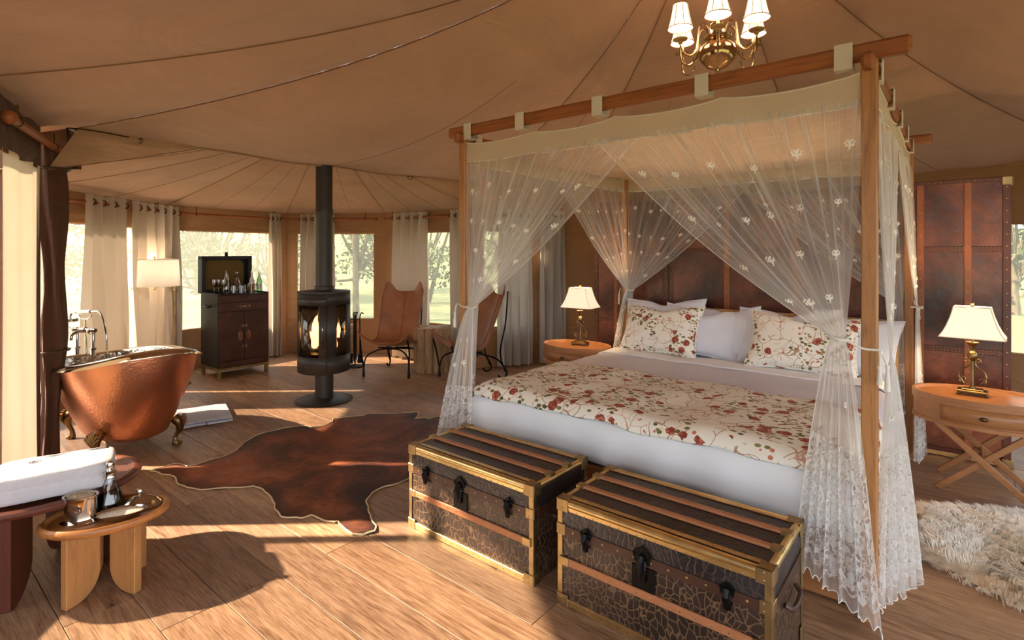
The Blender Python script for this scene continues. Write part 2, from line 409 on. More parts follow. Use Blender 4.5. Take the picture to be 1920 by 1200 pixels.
def floor_mat():
    t = NT('oak_plank'); co = t.co('Object', (1.1, 13, 13), rnd=37)
    co2 = t.co('Object', (1.0, 3.2, 1), rnd=37)
    g = t.noise(co, 2.2, 7, .62, 1.4); fine = t.noise(co, 11, 3, .6, .3); kn = t.noise(co2, 1.5, 3, .55, .9)
    oi = t.n('ShaderNodeObjectInfo')
    base = t.ramp(oi.outputs['Random'], [(0., c(168, 134, 108)), (.3, c(190, 150, 116)), (.55, c(152, 122, 100)), (.8, c(196, 158, 122)), (1., c(164, 130, 108))])
    f3 = t.noise(t.co('Object', (2.6, 85, 85), rnd=37), 3.0, 3, .6, .5)
    f = t.math('ADD', t.math('MULTIPLY', g, .42), t.math('ADD', t.math('MULTIPLY', fine, .28), t.math('MULTIPLY', f3, .30)))
    cc = t.mix(t.ramp(f, [(.36, 1.), (.58, 0.)]), base, t.mix(1.0, base, c(150, 128, 112), 'MULTIPLY'))
    cc = t.mix(t.ramp(kn, [(.60, 0.), (.78, .75)]), cc, c(92, 68, 52))
    cc = t.mix(t.ramp(f, [(.58, 0.), (.74, .4)]), cc, c(222, 184, 146))
    kd = t.vor(t.mix(1.0, t.co('Object', (1.0, 2.0, 1), rnd=37), t.mix(1.0, t.noise(co2, 6, 2, out='Color'), (.10, .10, .10, 1), 'MULTIPLY'), 'ADD'), 2.1, 'F1', 1.0)
    cc = t.mix(t.ramp(kd, [(.03, .9), (.055, .35), (.16, 0.)]), cc, c(58, 42, 34))
    t.bump(fine, .12, .004)
    return t.fin(cc, t.ramp(g, [(.3, .42), (.7, .58)]))
M['oak'] = floor_mat()
def hide_mat():
    t = NT('cowhide'); co = t.co('Object'); a = t.noise(co, 1.5, 5, .6, .8); b = t.noise(t.co('Object', (3, 24, 1), rot=(0, 0, .75)), 6, 4, .7)
    f = t.math('ADD', t.math('MULTIPLY', a, .62), t.math('MULTIPLY', b, .38))
    cc = t.ramp(f, [(.38, c(32, 15, 9)), (.46, c(86, 40, 21)), (.54, c(136, 70, 37)), (.64, c(172, 100, 58))])
    uv = t.n('ShaderNodeUVMap').outputs[0]; sp = t.n('ShaderNodeSeparateXYZ'); t.l(uv, sp.inputs[0])
    ed = t.math('ADD', sp.outputs[0], t.math('MULTIPLY', t.math('SUBTRACT', a, .5), .55))
    cc = t.mix(t.ramp(ed, [(.0, .9), (.30, 0.)]), cc, c(30, 14, 9))
    t.bump(b, .45, .006)
    return t.fin(cc, .6)
M['hide'] = hide_mat()
M['hideback'] = simple('hide_edge', c(214, 186, 148), .8)
def screen_leather():
    t = NT('screen_leather'); co = t.co('Object', rnd=9); a = t.noise(co, 2.6, 6, .62, .6); b = t.noise(co, 22, 4, .6)
    cc = t.ramp(t.math('ADD', t.math('MULTIPLY', a, .8), t.math('MULTIPLY', b, .2)), [(.36, c(52, 26, 19)), (.5, c(98, 52, 34)), (.64, c(136, 78, 52))])
    t.bump(t.math('ADD', t.math('MULTIPLY', b, .5), t.noise(co, 6, 3)), .35, .01)
    return t.fin(cc, t.ramp(b, [(.3, .26), (.7, .42)]))
M['scrleather'] = screen_leather()
M['strapleather'] = simple('strap_leather', c(150, 86, 50), .42, 0, .2, 9, .15)
M['strapdark'] = simple('strap_leather_dark', c(92, 46, 28), .4, 0, .2, 9, .15)
def fur_mat():
    t = NT('sheepskin'); co = t.co('Object'); a = t.noise(co, 3.0, 4, .6)
    return t.fin(t.ramp(a, [(.30, c(232, 200, 160)), (.44, c(246, 230, 206)), (.54, c(252, 248, 240))]), .8, Sheen_Weight=.3)
M['fur'] = fur_mat()
def flame_mat():
    t = NT('flame'); co = t.co('Object'); sp = t.n('ShaderNodeSeparateXYZ'); t.l(co, sp.inputs[0])
    f = t.noise(t.co('Object', (6, 6, 2)), 2, 2)
    cc = t.mix(f, (1.0, .62, .22, 1), (1.0, .30, .05, 1)); em = t.n('ShaderNodeEmission'); t.l(cc, em.inputs[0]); em.inputs[1].default_value = 5.0
    tp = t.n('ShaderNodeBsdfTransparent'); mx = t.n('ShaderNodeMixShader'); mx.inputs[0].default_value = .75
    t.l(tp.outputs[0], mx.inputs[1]); t.l(em.outputs[0], mx.inputs[2]); t.l(mx.outputs[0], t.out.inputs[0]); return t.m
M['flame'] = flame_mat()
M['grass'] = simple('dry_grass', c(122, 128, 84), .95, 0, .16, .5, .3, 12)
M['leaf'] = simple('acacia_leaf', c(96, 102, 66), .9, 0, .25, 1.0, 0)
M['bark'] = simple('acacia_bark', c(112, 98, 80), .95, 0, .25, 4, .5, 20)

# ================================================================== SETTING
V2 = lambda x, y, z=0.0: Vector((x, y, z))
EAVE = 2.25; PK = V2(1.2, 3.2)
EV = [V2(-2.55, 2.6), V2(-3.0, 3.7), V2(-.45, 6.55), V2(.6, 7.0), V2(3.6, 6.3), V2(4.9, 4.5), V2(4.6, .9), V2(2.2, -1.3), V2(-1.9, -1.2)]
def roof_z(t): return EAVE+.5*t+.5*t*t+.4*t**4
def roof_pt(e, k, t, dz=0.0):
    """e panel index, k across the panel, t eave to peak"""
    A = EV[e]; Bq = EV[(e+1) % len(EV)]
    p = A.lerp(Bq, k).lerp(PK, t)
    sag = .115*math.sin(PI*k)*math.sin(PI*max(0, min(1, t*1.15)))*(Bq-A).length/3.0
    rip = .010*math.sin(k*23+e*2)*math.sin(PI*k)*(1-t)
    p.z = roof_z(t)-sag-.04*math.sin(PI*k)*(1-t)**3+rip+dz
    return p
ceil = thing('ceiling', None, None); ceil['kind'] = 'structure'; ceil['label'] = 'tan canvas tent ceiling of the main room rising to a peak'
for e in range(len(EV)):
    mb = MB(); lo_ = 0.0 if e == 1 else -.12
    mb.grid(lambda a, b: roof_pt(e, a, lo_+(1-lo_)*b), 22, 26)
    make_obj('canvas_panel', mb, M['canvas_roof'], ceil)
    mb = MB(); mb.tube([roof_pt(e, 0, t/20, -.008) for t in range(21)], .0035, 5)
    make_obj('hip_seam', mb, M['seam'], ceil)
for e, k in ((1, .5), (2, .5), (3, .33), (3, .66), (4, .5)):
    mb = MB(); mb.tube([roof_pt(e, k, t/20*.6, -.001) for t in range(21)], .002, 5)
    make_obj('panel_seam', mb, M['seam'], ceil)
for e in (1,):
    mb = MB(); mb.tube([roof_pt(e, k/20, 0, -.004) for k in range(21)], .009, 6)
    make_obj('eave_hem', mb, M['canvas_roof'], ceil)

# bay (bath and sitting alcove) roof
WL = V2(-3.1, 3.58)
Q = [V2(-3.85, 3.55), V2(-4.0, 6.25), V2(-3.15, 7.55), V2(-1.75, 7.5), V2(-.45, 6.62)]
BEZ = 1.94; AP = V2(-1.85, 5.35)
bay = thing('ceiling', None, None); bay['kind'] = 'structure'; bay['label'] = 'lower canvas ceiling of the bath alcove fanning out behind the stove pipe'
ring = [V2(-3.0, 3.5)]+Q+[V2(-.3, 6.55)]
for e in range(len(ring)-1):
    A = ring[e]; Bq = ring[e+1]
    def bp(a, b):
        p = A.lerp(Bq, a).lerp(AP, b); p.z = BEZ+.62*b+.10*b*b-.05*math.sin(PI*a)*math.sin(PI*b); return p
    mb = MB(); mb.grid(bp, 12, 12); make_obj('canvas_panel', mb, M['canvas_bay'], bay)
    mb = MB(); mb.tube([bp(0, t/12)-Vector((0, 0, .006)) for t in range(13)], .003, 5); make_obj('hip_seam', mb, M['seam'], bay)
    for kk in (.33, .66):
        mb = MB(); mb.tube([bp(kk, t/12)-Vector((0, 0, .002)) for t in range(13)], .0018, 4); make_obj('panel_seam', mb, M['seam'], bay)
def hip(A, b): p = A.lerp(AP, b); p.z = BEZ+.62*b+.10*b*b; return p
def gus(a, b):
    lo = hip(ring[0], 2*a) if a <= .5 else hip(ring[-1], 2-2*a)
    hi = roof_pt(1, a, .012)+Vector((0, 0, .004)); return tuple(lo.lerp(hi, b))
mb = MB(); mb.grid(gus, 40, 4); make_obj('gusset', mb, M['canvas_bay'], bay)

# floor boards
floor = thing('floor', None, None, (FL.x, FL.y, 0), ANG); floor['kind'] = 'structure'; floor['label'] = 'wide oak plank floor with knots and fine seams'
rng = random.Random(3)
VS = -1.511; PWD = .2243
fixed = {-1: [.137], 0: [.137], 1: [-.888], 2: [.148], 3: [1.175]}
for row in range(-14, 32):
    v0 = VS+row*PWD
    # floor extent in this row
    u0, u1 = -5.4, 5.2
    if v0 > 3.6: u0, u1 = -5.4, 2.0
    x = u0; cuts = []
    if row in fixed:
        cuts = [fixed[row][0]-2.2, fixed[row][0], fixed[row][0]+2.2]
        cuts = [q for q in cuts if u0 < q < u1]
    else:
        x = u0+rng.uniform(.4, 2.2)
        while x < u1-.3: cuts.append(x); x += rng.choice((1.9, 2.2, 2.4))
    xs = [u0]+cuts+[u1]
    for a, b in zip(xs, xs[1:]):
        if b-a > 3.2: mids = [a, (a+b)/2, b]
        else: mids = [a, b]
        for p, q in zip(mids, mids[1:]):
            ctr = B((p+q)/2, v0+PWD/2)
            if (ctr-PK).length > 6.6 or ctr.y < -1.6: continue
            mb = MB(); mb.box((0, 0, -.012), (q-p-.0022, PWD-.0026, .024), .0012)
            o = make_obj('plank', mb, M['oak'], floor, smooth=False); o.location = ((p+q)/2, v0+PWD/2, 0)
mb = MB(); mb.box((0.2, 2.9, -.07), (11.5, 12, .08)); struct('floor_deck', mb, M['canvas_dark'], smooth=False, label='dark joists and deck under the floor boards')

# ground and trees outside
mb = MB()
mb.grid(lambda a, b: (-90+180*a, -40+160*b, -.45+.25*mnoise.noise(Vector((a*14, b*12, 0)))+.09*max(0, -40+160*b-30)), 60, 50)
g = struct('ground', mb, M['grass'], label='pale dry savanna grass outside the tent'); 
def tree_mesh(seed, h, spread, flat):
    r = random.Random(seed); tr = MB(); cr = MB()
    for q in range(3):
        x0 = r.uniform(-.5, .5); tr.tube(crv([(x0*.3, 0, -.4), (x0+r.uniform(-.3, .3), 0, h*.25), (x0*2+r.uniform(-.4, .4), r.uniform(-.3, .3), h*.6)], 4), [.10-.008*i for i in range(9)], 7)
    top = Vector((0, 0, h*.2)); tips = []
    for k in range(16):
        a = 2*PI*k/16*3+r.uniform(-.3, .3); l = spread*r.uniform(.3, 1.0)
        e = Vector((math.cos(a)*l, math.sin(a)*l, h*r.uniform(.16, .98)))
        tr.tube(crv([top*r.uniform(.5, 1.6), top.lerp(e, .5)+Vector((0, 0, -.15)), e], 3), [.05, .045, .04, .035, .03, .02, .012], 5); tips.append(e)
    for e in tips:
        for q in range(90):
            d = Vector((r.gauss(0, .55), r.gauss(0, .55), r.gauss(0, .38*flat)))
            p = e+d*spread*.42; s = r.uniform(.05, .13)
            a = Vector((r.gauss(0, 1), r.gauss(0, 1), r.gauss(0, 1))).normalized(); b_ = a.orthogonal().normalized()
            cr.add([p-a*s, p+b_*s*.6, p+a*s, p-b_*s*.6], [(0, 1, 2, 3)])
    return tr, cr
protos = []
tl = ['flat-crowned', 'tall loose', 'bushy low', 'thin sparse']
for i, (h, sp, fl) in enumerate(((4.6, 2.0, .6), (5.6, 1.9, 1.2), (3.4, 1.9, 1.0), (5.0, 1.8, .8))):
    tr, cr = tree_mesh(20+i, h, sp, fl); protos.append((tr, cr))
spots = [(-8.6, 15.5, 0), (-13.2, 22.5, 1), (-9.6, 21.2, 2), (-17.0, 29.0, 3), (-4.3, 15.0, 1), (-6.4, 26.0, 2), (-3.4, 21.0, 0), (-.4, 26.5, 3), (1.6, 19.5, 2), (-15.6, 18.0, 1), (-21.0, 24.0, 0), (14.6, 15.6, 1), (21.0, 22.5, 2)]
where = ['nearest behind the bar cabinet lid', 'farther off behind the bar cabinet', 'left of the stove pipe curtain', 'in the far haze of the cabinet window', 'just right of the stove pipe', 'deep behind the stove window', 'in the narrow window beside the left chair', 'far off behind the bed net', 'behind the curtains left of the bed', 'beyond the bath taps window', 'in the distance past the bath', 'outside the right-hand window', 'far behind the right-hand window']
pm = {}
for i, (x, y, k) in enumerate(spots):
    t = thing('acacia_tree', '%s pale acacia tree %s' % (tl[k], where[i]), 'tree', (x, y, -.3), rng.uniform(0, 6), 'trees outside the tent')
    if k not in pm:
        a = make_obj('trunk', protos[k][0], M['bark'], t); b = make_obj('crown', protos[k][1], M['leaf'], t, smooth=False); pm[k] = (a, b)
    else:
        for q in pm[k]:
            q2 = q.copy(); COL.objects.link(q2); q2.parent = t

# walls ------------------------------------------------------------
WN = [0]
def wall(name, A, Bq, h, holes, mat, label, screens=True, th=.03):
    A = Vector(A); Bq = Vector(Bq); L = (Bq-A).length; ang = math.atan2((Bq-A).y, (Bq-A).x)
    mb = MB(); xs = sorted(set([0, L]+[q for hh in holes for q in hh[:2]]))
    for x0, x1 in zip(xs, xs[1:]):
        cov = sorted([(hh[2], hh[3]) for hh in holes if hh[0] <= x0+1e-6 and hh[1] >= x1-1e-6])
        z = 0.0
        for z0, z1 in cov:
            if z0 > z: mb.box(((x0+x1)/2, 0, (z+z0)/2), (x1-x0, th, z0-z))
            z = z1
        if z < h: mb.box(((x0+x1)/2, 0, (z+h)/2), (x1-x0, th, h-z))
    o = struct(name, mb, mat, label=label, smooth=False, recenter=False); o.location = (A.x, A.y, 0); o.rotation_euler = (0, 0, ang)
    if screens:
        for (x0, x1, z0, z1) in holes:
            WN[0] += 1
            wo = thing('window_%d' % WN[0], None, None, (A.x, A.y, 0), ang); wo['kind'] = 'structure'; wo['label'] = 'insect mesh window of the %s' % label
            m2 = MB(); m2.add([(x0, 0, z0), (x1, 0, z0), (x1, 0, z1), (x0, 0, z1)], [(0, 1, 2, 3)]); make_obj('screen', m2, M['screenmesh'], wo, smooth=False)
            m3 = MB()
            for zz in (z0, z1): m3.tube([(x0, 0, zz), (x1, 0, zz)], .018, 8)
            for xx in (x0, x1): m3.tube([(xx, 0, z0), (xx, 0, z1)], .018, 8)
            make_obj('hem', m3, mat, wo)
    return o
ZS, ZT = .47, 1.67
W_ = M['canvas_wall']
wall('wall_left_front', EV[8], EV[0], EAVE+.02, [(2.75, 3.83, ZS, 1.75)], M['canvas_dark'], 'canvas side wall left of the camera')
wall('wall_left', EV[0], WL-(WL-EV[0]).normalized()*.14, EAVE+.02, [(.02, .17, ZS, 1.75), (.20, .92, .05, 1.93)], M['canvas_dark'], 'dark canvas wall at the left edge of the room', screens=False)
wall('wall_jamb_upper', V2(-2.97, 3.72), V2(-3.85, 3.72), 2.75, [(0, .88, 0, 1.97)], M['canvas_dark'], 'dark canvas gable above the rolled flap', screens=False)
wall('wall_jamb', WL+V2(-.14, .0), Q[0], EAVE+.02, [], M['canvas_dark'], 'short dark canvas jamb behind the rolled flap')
wall('wall_bath', Q[0], Q[1], BEZ+.02, [(.20, 2.5, ZS-.25, ZT)], W_, 'canvas wall beside the copper bath')
wall('wall_cabinet', Q[1], Q[2], BEZ+.02, [(.12, 1.42, ZS, ZT)], W_, 'canvas wall behind the bar cabinet')
wall('wall_stove', Q[2], Q[3], BEZ+.02, [(.15, 1.25, ZS, ZT)], W_, 'canvas wall behind the stove')
wall('wall_chairs', Q[3], Q[4], BEZ+.02, [(.15, 1.45, ZS, ZT)], W_, 'canvas wall behind the leather chairs')
wall('wall_back_left', EV[2], EV[3], EAVE+.02, [(.10, .75, ZS, ZT)], W_, 'canvas wall left of the bed')
wall('wall_back', EV[3], EV[4], EAVE+.02, [(.5, 2.6, ZS, ZT)], W_, 'canvas wall hidden behind the leather screens')
wall('wall_right', EV[4], EV[5], EAVE+.02, [(.9, 2.1, ZS, ZT)], W_, 'canvas wall right of the leather screens')
wall('wall_right_front', EV[5], EV[6], EAVE+.02, [(.4, 3.2, ZS, ZT)], W_, 'canvas side wall right of the bed')

# curtain rods and curtains -----------------------------------------
def rod(A, Bq, z, label, r=.016):
    t = thing('curtain_rod', label, 'curtain rod', (A[0], A[1], z)); A = Vector(A); Bq = Vector(Bq); d = Bq-A
    mb = MB(); mb.tube([Vector((0, 0, 0)), Vector((d.x, d.y, 0))], r, 10); make_obj('pole', mb, M['rod'], t)
    n = d.normalized()
    for s_ in (.0, 1.0):
        m2 = MB(); p = Vector((d.x, d.y, 0))*s_; m2.ball(p, r*1.5, 10); make_obj('end_cap', m2, M['rod'], t)
    for s_ in (.12, .88):
        m2 = MB(); p = Vector((d.x, d.y, 0))*s_; m2.tube([p+Vector((0, 0, .0)), p+Vector((0, 0, .09))], .006, 6); m2.tube([p+Vector((n.x*.002, n.y*.002, 0)), p-n*.012], r*1.25, 10); make_obj('hanger', m2, M['bronze'], t)
def inset(A, Bq, d=.13):
    A = Vector(A); Bq = Vector(Bq); t = (Bq-A).normalized(); n = Vector((t.y, -t.x, 0))
    return A+n*d, Bq+n*d, n
def curtain(A, Bq, z0, z1, folds, label, mat, seed=0, amp=.05, squeeze=1.0, shift=0.0, rodr=.016):
    A = Vector(A); Bq = Vector(Bq); L = (Bq-A).length; tdir = (Bq-A).normalized(); n = Vector((tdir.y, -tdir.x, 0)); r = random.Random(seed)
    ph = [r.uniform(-.5, .5) for _ in range(folds+2)]
    t = thing('curtain', label, 'curtain', (A.x, A.y, 0))
    def fn(a, b):
        x = a*L; y = b
        k = a*folds; i = int(k); w_ = ph[i]*(1-(k-i))+ph[min(i+1, folds+1)]*(k-i)
        f = math.sin(2*PI*k+w_*b*2.2)
        aa = amp*(.75+.45*b+.25*w_)
        sq = 1-(1-squeeze)*math.sin(PI*min(1, b*.9))
        xx = L/2+(x-L/2)*sq+shift*b+.035*math.sin(2*PI*k*2+w_)*b*.5
        p = tdir*xx+n*(f*aa+.012*math.sin(9*a+6*b+seed))
        return (p.x, p.y, z1+(z0-z1)*b+.0)
    mb = MB(); mb.grid(fn, folds*12, 16); make_obj('panel', mb, mat, t)
    for i in range(folds*2):
        a = (i+.5)/(folds*2)
        q = Vector(fn(a, .0)); q.z = z1-.07
        m2 = MB(); dirn = tdir
        u_ = n; w2 = Vector((0, 0, 1))
        m2.tube([q+(u_*math.cos(2*PI*k/10)+w2*math.sin(2*PI*k/10))*(rodr+.010) for k in range(10)], .0055, 5, closed=True)
        make_obj('eyelet', m2, M['bronze'], t)
    return t
RZ = 1.85
for i, lab in ((0, 'wooden curtain rod over the bath window'), (1, 'wooden curtain rod over the bar cabinet'), (2, 'wooden curtain rod behind the stove pipe'), (3, 'wooden curtain rod above the left leather chair')):
    a, b, n = inset(Q[i], Q[i+1]); d = (b-a).normalized(); L = (b-a).length
    rod(a+d*.12 if i else a+d*.3, a+d*(L-.10), RZ, lab)
a, b, n = inset(EV[2], EV[3]); rod(a+(b-a)*.1, a+(b-a)*.98, RZ, 'curtain rod behind the bed net on the left')
def onw(i, px0, px1, back=.13):
    """two points on the inset wall line i at picture columns"""
    a, b, n = inset(Q[i], Q[i+1], back); out = []
    for px in (px0, px1):
        r_ = (px-CX)/F; d = b-a; t = (a.x-r_*a.y)/(r_*d.y-d.x); out.append(a+d*t)
    return out
p, q = onw(0, 158, 240); curtain(p, q, .02, RZ+.07, 4, 'beige linen curtain panel behind the bath taps', M['curtain'], 1, .055)
p, q = onw(0, 246, 338); curtain(p, q, .02, RZ+.07, 6, 'beige linen curtain panel behind the drum lamp shade', M['curtain'], 2, .06)
p, q = onw(1, 505, 527); curtain(p, q, .02, RZ+.07, 3, 'beige curtain between the bar cabinet and the stove', M['curtain'], 3, .06)
p, q = onw(2, 562, 628); curtain(p, q, .02, RZ+.07, 5, 'beige curtain hanging behind the stove pipe', M['curtain'], 4, .06)
p, q = onw(3, 738, 802); curtain(p, q, .02, RZ+.07, 4, 'cream curtain right behind the left leather chair', M['curtain'], 5, .06)
p, q = onw(3, 846, 880); curtain(p, q, .02, RZ+.07, 3, 'cream curtain next to the front left bed post', M['curtain'], 6, .05)
a, b, n = inset(EV[2], EV[3])
d = b-a; curtain(a+d*.22, a+d*.62, .02, RZ+.07, 4, 'pale curtain falling behind the right leather chair', M['curtain_grey'], 7, .06)
curtain(a+d*.72, a+d*1.02, .02, RZ+.07, 3, 'grey curtain hanging behind the left bedside lamp', M['curtain_grey'], 8, .05)

# left edge: rod, sunlit blind, rolled flap, spotlight
dl = (WL-EV[0]).normalized(); nl = Vector((dl.y, -dl.x, 0))
rod(EV[0]+nl*.08+dl*.1, WL+nl*.08-dl*.02, 2.08, 'brown wooden rod above the sunlit blind at the left edge', .024)
mb = MB(); bl0 = EV[0]+dl*.18
mb.grid(lambda a, b: tuple(bl0+dl*(.76*a)+nl*(.012*math.sin(a*17+b*2)+.02)+Vector((0, 0, .03+1.91*b+.012*math.sin(a*9)))), 20, 20)
tag(make_obj('window_blind', mb, M['blind']), 'cream canvas blind glowing in the sun at the left edge', 'blind')
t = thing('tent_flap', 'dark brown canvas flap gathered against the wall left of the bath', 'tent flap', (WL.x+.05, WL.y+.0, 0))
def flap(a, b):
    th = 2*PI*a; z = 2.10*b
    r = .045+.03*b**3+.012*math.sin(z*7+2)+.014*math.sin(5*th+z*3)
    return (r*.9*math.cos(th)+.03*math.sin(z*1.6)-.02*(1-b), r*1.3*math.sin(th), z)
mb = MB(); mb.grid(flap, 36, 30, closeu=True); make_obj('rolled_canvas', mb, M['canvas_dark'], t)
for z in (.75, 1.95):
    m2 = MB(); m2.tube([(.075*math.cos(2*PI*k/14)+.02, .095*math.sin(2*PI*k/14), z) for k in range(14)], .008, 6, closed=True); make_obj('tie_strap', m2, M['bandleather'], t)
t = thing('spotlight', 'small black spotlight hanging under the eave by the flap', 'spotlight', (-2.98, 3.66, 2.02))
mb = MB(); mb.tube([(0.055, .0, .0), (-.09, 0, -.055)], .022, 12); make_obj('barrel', mb, M['iron'], t)
mb = MB(); mb.tube([(0.05, 0, .0), (.01, 0, .12), (-.03, 0, .22)], .005, 6); mb.tube([(-.02, 0, -.02), (-.02, 0, .1), (-.03, 0, .22)], .005, 6); make_obj('bracket', mb, M['iron'], t)
mb = MB(); mb.tube(crv([(-.03, 0, .22), (.1, .05, .215), (.25, .2, .2)], 5), .004, 5); make_obj('cable', mb, M['iron'], t)
for i, (k, lab) in enumerate(((.09, 'metal ring hanging from the canvas eave above the bath'), (.74, 'metal ring hanging from the canvas eave right of the stove pipe'))):
    pp = roof_pt(1, k, .012, -.012); mb = MB()
    mb.tube([pp+Vector((.028*math.cos(PI+PI*j/10), 0, -.004+.034*math.sin(PI+PI*j/10))) for j in range(11)], .0035, 6); mb.tube([pp+Vector((-.03, 0, -.003)), pp+Vector((.03, 0, -.003))], .005, 6)
    tag(make_obj('eave_ring', mb, M['bronze']), lab, 'ring')

# ================================================================== BED
FLt = (FL.x, FL.y, 0)
bed = thing('four_poster_bed', 'teak four-poster bed with tall square posts and linen headboard', 'bed', FLt, ANG)
for (u, v) in ((0, 0), (BW, 0), (0, BL_), (BW, BL_)):
    mb = MB(); mb.box((u, v, 1.065), (.052, .052, 2.13), .004); make_obj('post', mb, M['bedwood'], bed, smooth=False)
for v in (0, BL_):
    mb = MB(); mb.box((BW/2+.0, v, 2.165), (BW+.26, .046, .066), .012); make_obj('beam', mb, M['beamwood'], bed, smooth=False)
for u in (0, BW):
    mb = MB(); mb.box((u, BL_/2-.0, 2.115), (.046, BL_+.16, .062), .012); make_obj('side_beam', mb, M['beamwood_y'], bed, smooth=False)
mb = MB()
mb.box((BW/2, .05, .14), (BW-.07, .04, .26), .006); mb.box((BW/2, BL_-.05, .14), (BW-.07, .04, .26), .006)
mb.box((.055, BL_/2, .14), (.04, BL_-.14, .26), .006); mb.box((BW-.055, BL_/2, .14), (.04, BL_-.14, .26), .006)
make_obj('bed_base', mb, M['sidewood'], bed, smooth=False)
mb = MB(); mb.box((BW/2, BL_/2-.02, .39), (BW-.16, BL_-.16, .24), .06); make_obj('mattress', mb, M['white'], bed)
for k in range(4):
    w_ = (BW-.10)/4
    mb = MB(); mb.box((.05+w_*(k+.5), BL_-.055, .49), (w_-.002, .075, .88), .012); make_obj('headboard_panel', mb, M['linen'], bed)

def drape1(a, half, r):
    """arc length a from the centre -> (offset, drop)"""
    s = 1 if a >= 0 else -1; a = abs(a); flat = half-r
    if a <= flat: return s*a, 0.0
    q = a-flat
    if q <= r*PI/2: th = q/r; return s*(flat+r*math.sin(th)), r*(1-math.cos(th))
    return s*half, r+(q-r*PI/2)
def cover(name, uc, hu, v0, v1, front, side, ztop, rr, mat, label, cat, off=0.0, puff=0.0, n=70, m=60, sag=0.0, seed=0, thick=.012):
    """cloth over the mattress: u centre, half width, v range, hang lengths in front and at the sides"""
    mb = MB(); Au = hu-rr+rr*PI/2+side
    def f(a, b):
        au = -Au+2*Au*a; du, pu = drape1(au, hu, rr)
        tot = (v1-v0)+front; s = tot*b   # s from head to foot
        if front > 0:
            flat = (v1-v0)-rr
            if s <= flat: v, pv = v1-s, 0.0
            elif s-flat <= rr*PI/2: th = (s-flat)/rr; v, pv = v1-flat-rr*math.sin(th), rr*(1-math.cos(th))
            else: v, pv = v0, rr+(s-flat-rr*PI/2)
        else: v, pv = v1-s, 0.0
        drop = max(pu, pv); q = Vector((du*3, v*3, seed))
        wr = puff*(mnoise.noise(q)*.6+mnoise.noise(q*2.3)*.4)*(1 if drop < rr else .5)
        z = ztop-drop+wr
        o = 0.010*math.sin(v*26+seed)*min(1, pu/.15) if pu > .06 else 0
        ov = 0.006*math.sin(du*21+seed) if pv > .06 else 0
        return (uc+du+(o if du > 0 else -o), v+ov, max(z, .03))
    mb.grid(f, n, m)
    o = make_obj(name, mb, mat, None, recenter=False); o.location = FLt; o.rotation_euler = (0, 0, ANG)
    md = o.modifiers.new('thickness', 'SOLIDIFY'); md.thickness = thick; md.offset = 1
    return tag(o, label, cat)
UC = BW/2
cover('bed_sheet', UC, BW/2-.05, -.005, 2.05, .20, .16, .545, .09, M['white'], 'white cotton sheet hanging over the foot of the bed', 'sheet', puff=.006, thick=.006)
cover('blanket', UC, BW/2-.042, .82, 1.62, 0, .22, .563, .095, M['lilac'], 'smooth lilac blanket across the middle of the bed', 'blanket', puff=.012, seed=3, thick=.006)
cover('folded_sheet', UC, BW/2-.038, 1.52, 1.74, 0, .14, .576, .098, M['white'], 'white sheet fold in front of the pillows', 'sheet', puff=.010, seed=5, thick=.010)
cover('floral_bedspread', UC, BW/2-.036, -.022, .92, .015, .20, .585, .11, M['floral'], 'floral bedspread with roses folded over the foot of the bed', 'bedspread', puff=.022, seed=9, thick=.012)

def pillow(name, w_, h_, th, loc, rot, mat, label, seed=0, flange=.0, cat='pillow'):
    mb = MB()
    def f(sgn):
        def g(a, b):
            x = 2*a-1; y = 2*b-1
            k = (1-abs(x)**3.2)*(1-abs(y)**3.2)
            pin = 1-.10*(1-abs(y)**2)*abs(x)**4; pin2 = 1-.13*(1-abs(x)**2)*abs(y)**4
            z = sgn*th/2*max(k, 0)**.55
            z += .012*mnoise.noise(Vector((x*2.2, y*2.2, seed)))*max(k, 0)**.3
            dent = -.045*math.exp(-((x-.05)/.28)**2)*max(0, (y-.35)/.65)
            return (x*w_/2*pin, y*h_/2*pin2+dent, z)
        return g
    mb.grid(f(1), 26, 20)
    m2 = MB(); m2.grid(f(-1), 26, 20); n0 = len(mb.v); mb.v += m2.v; mb.f += [tuple(n0+i for i in q)[::-1] for q in m2.f]
    t = thing(name, label, cat, B(*loc)); t.rotation_euler = (Matrix.Rotation(ANG, 4, 'Z') @ Matrix.Rotation(rot[2], 4, 'Z') @ Matrix.Rotation(rot[0], 4, 'X') @ Matrix.Rotation(rot[1], 4, 'Z')).to_euler()
    make_obj('cushion', mb, mat, t, angle=80)
    m3 = MB(); pts = []
    for (x0, y0, x1, y1) in ((-1, -1, 1, -1), (1, -1, 1, 1), (1, 1, -1, 1), (-1, 1, -1, -1)):
        for k in range(12):
            s_ = k/12; x = x0+(x1-x0)*s_; y = y0+(y1-y0)*s_
            pin = 1-.10*(1-abs(y)**2)*abs(x)**4; pin2 = 1-.13*(1-abs(x)**2)*abs(y)**4
            dent = -.045*math.exp(-((x-.05)/.28)**2)*max(0, (y-.35)/.65)
            pts.append((x*w_/2*pin, y*h_/2*pin2+dent, .012*mnoise.noise(Vector((x*2.2, y*2.2, seed)))*0))
    m3.tube(pts, .006+flange*.3, 6, closed=True); make_obj('piping', m3, mat, t)
    return t
R = math.radians
pillow('floral_pillow', .70, .44, .17, (.50, 1.80, .755), (R(62), R(2), R(-4)), M['floralp'], 'floral pillow with roses on the left side of the bed', 1)
pillow('floral_pillow', .72, .44, .17, (1.56, 1.80, .755), (R(62), R(-2), R(3)), M['floralp'], 'floral pillow with roses on the right side of the bed', 2)
pillow('white_pillow', .72, .44, .16, (.46, 1.945, .79), (R(68), R(3), 0), M['whitepil'], 'white pillow leaning on the headboard behind the left floral pillow', 3)
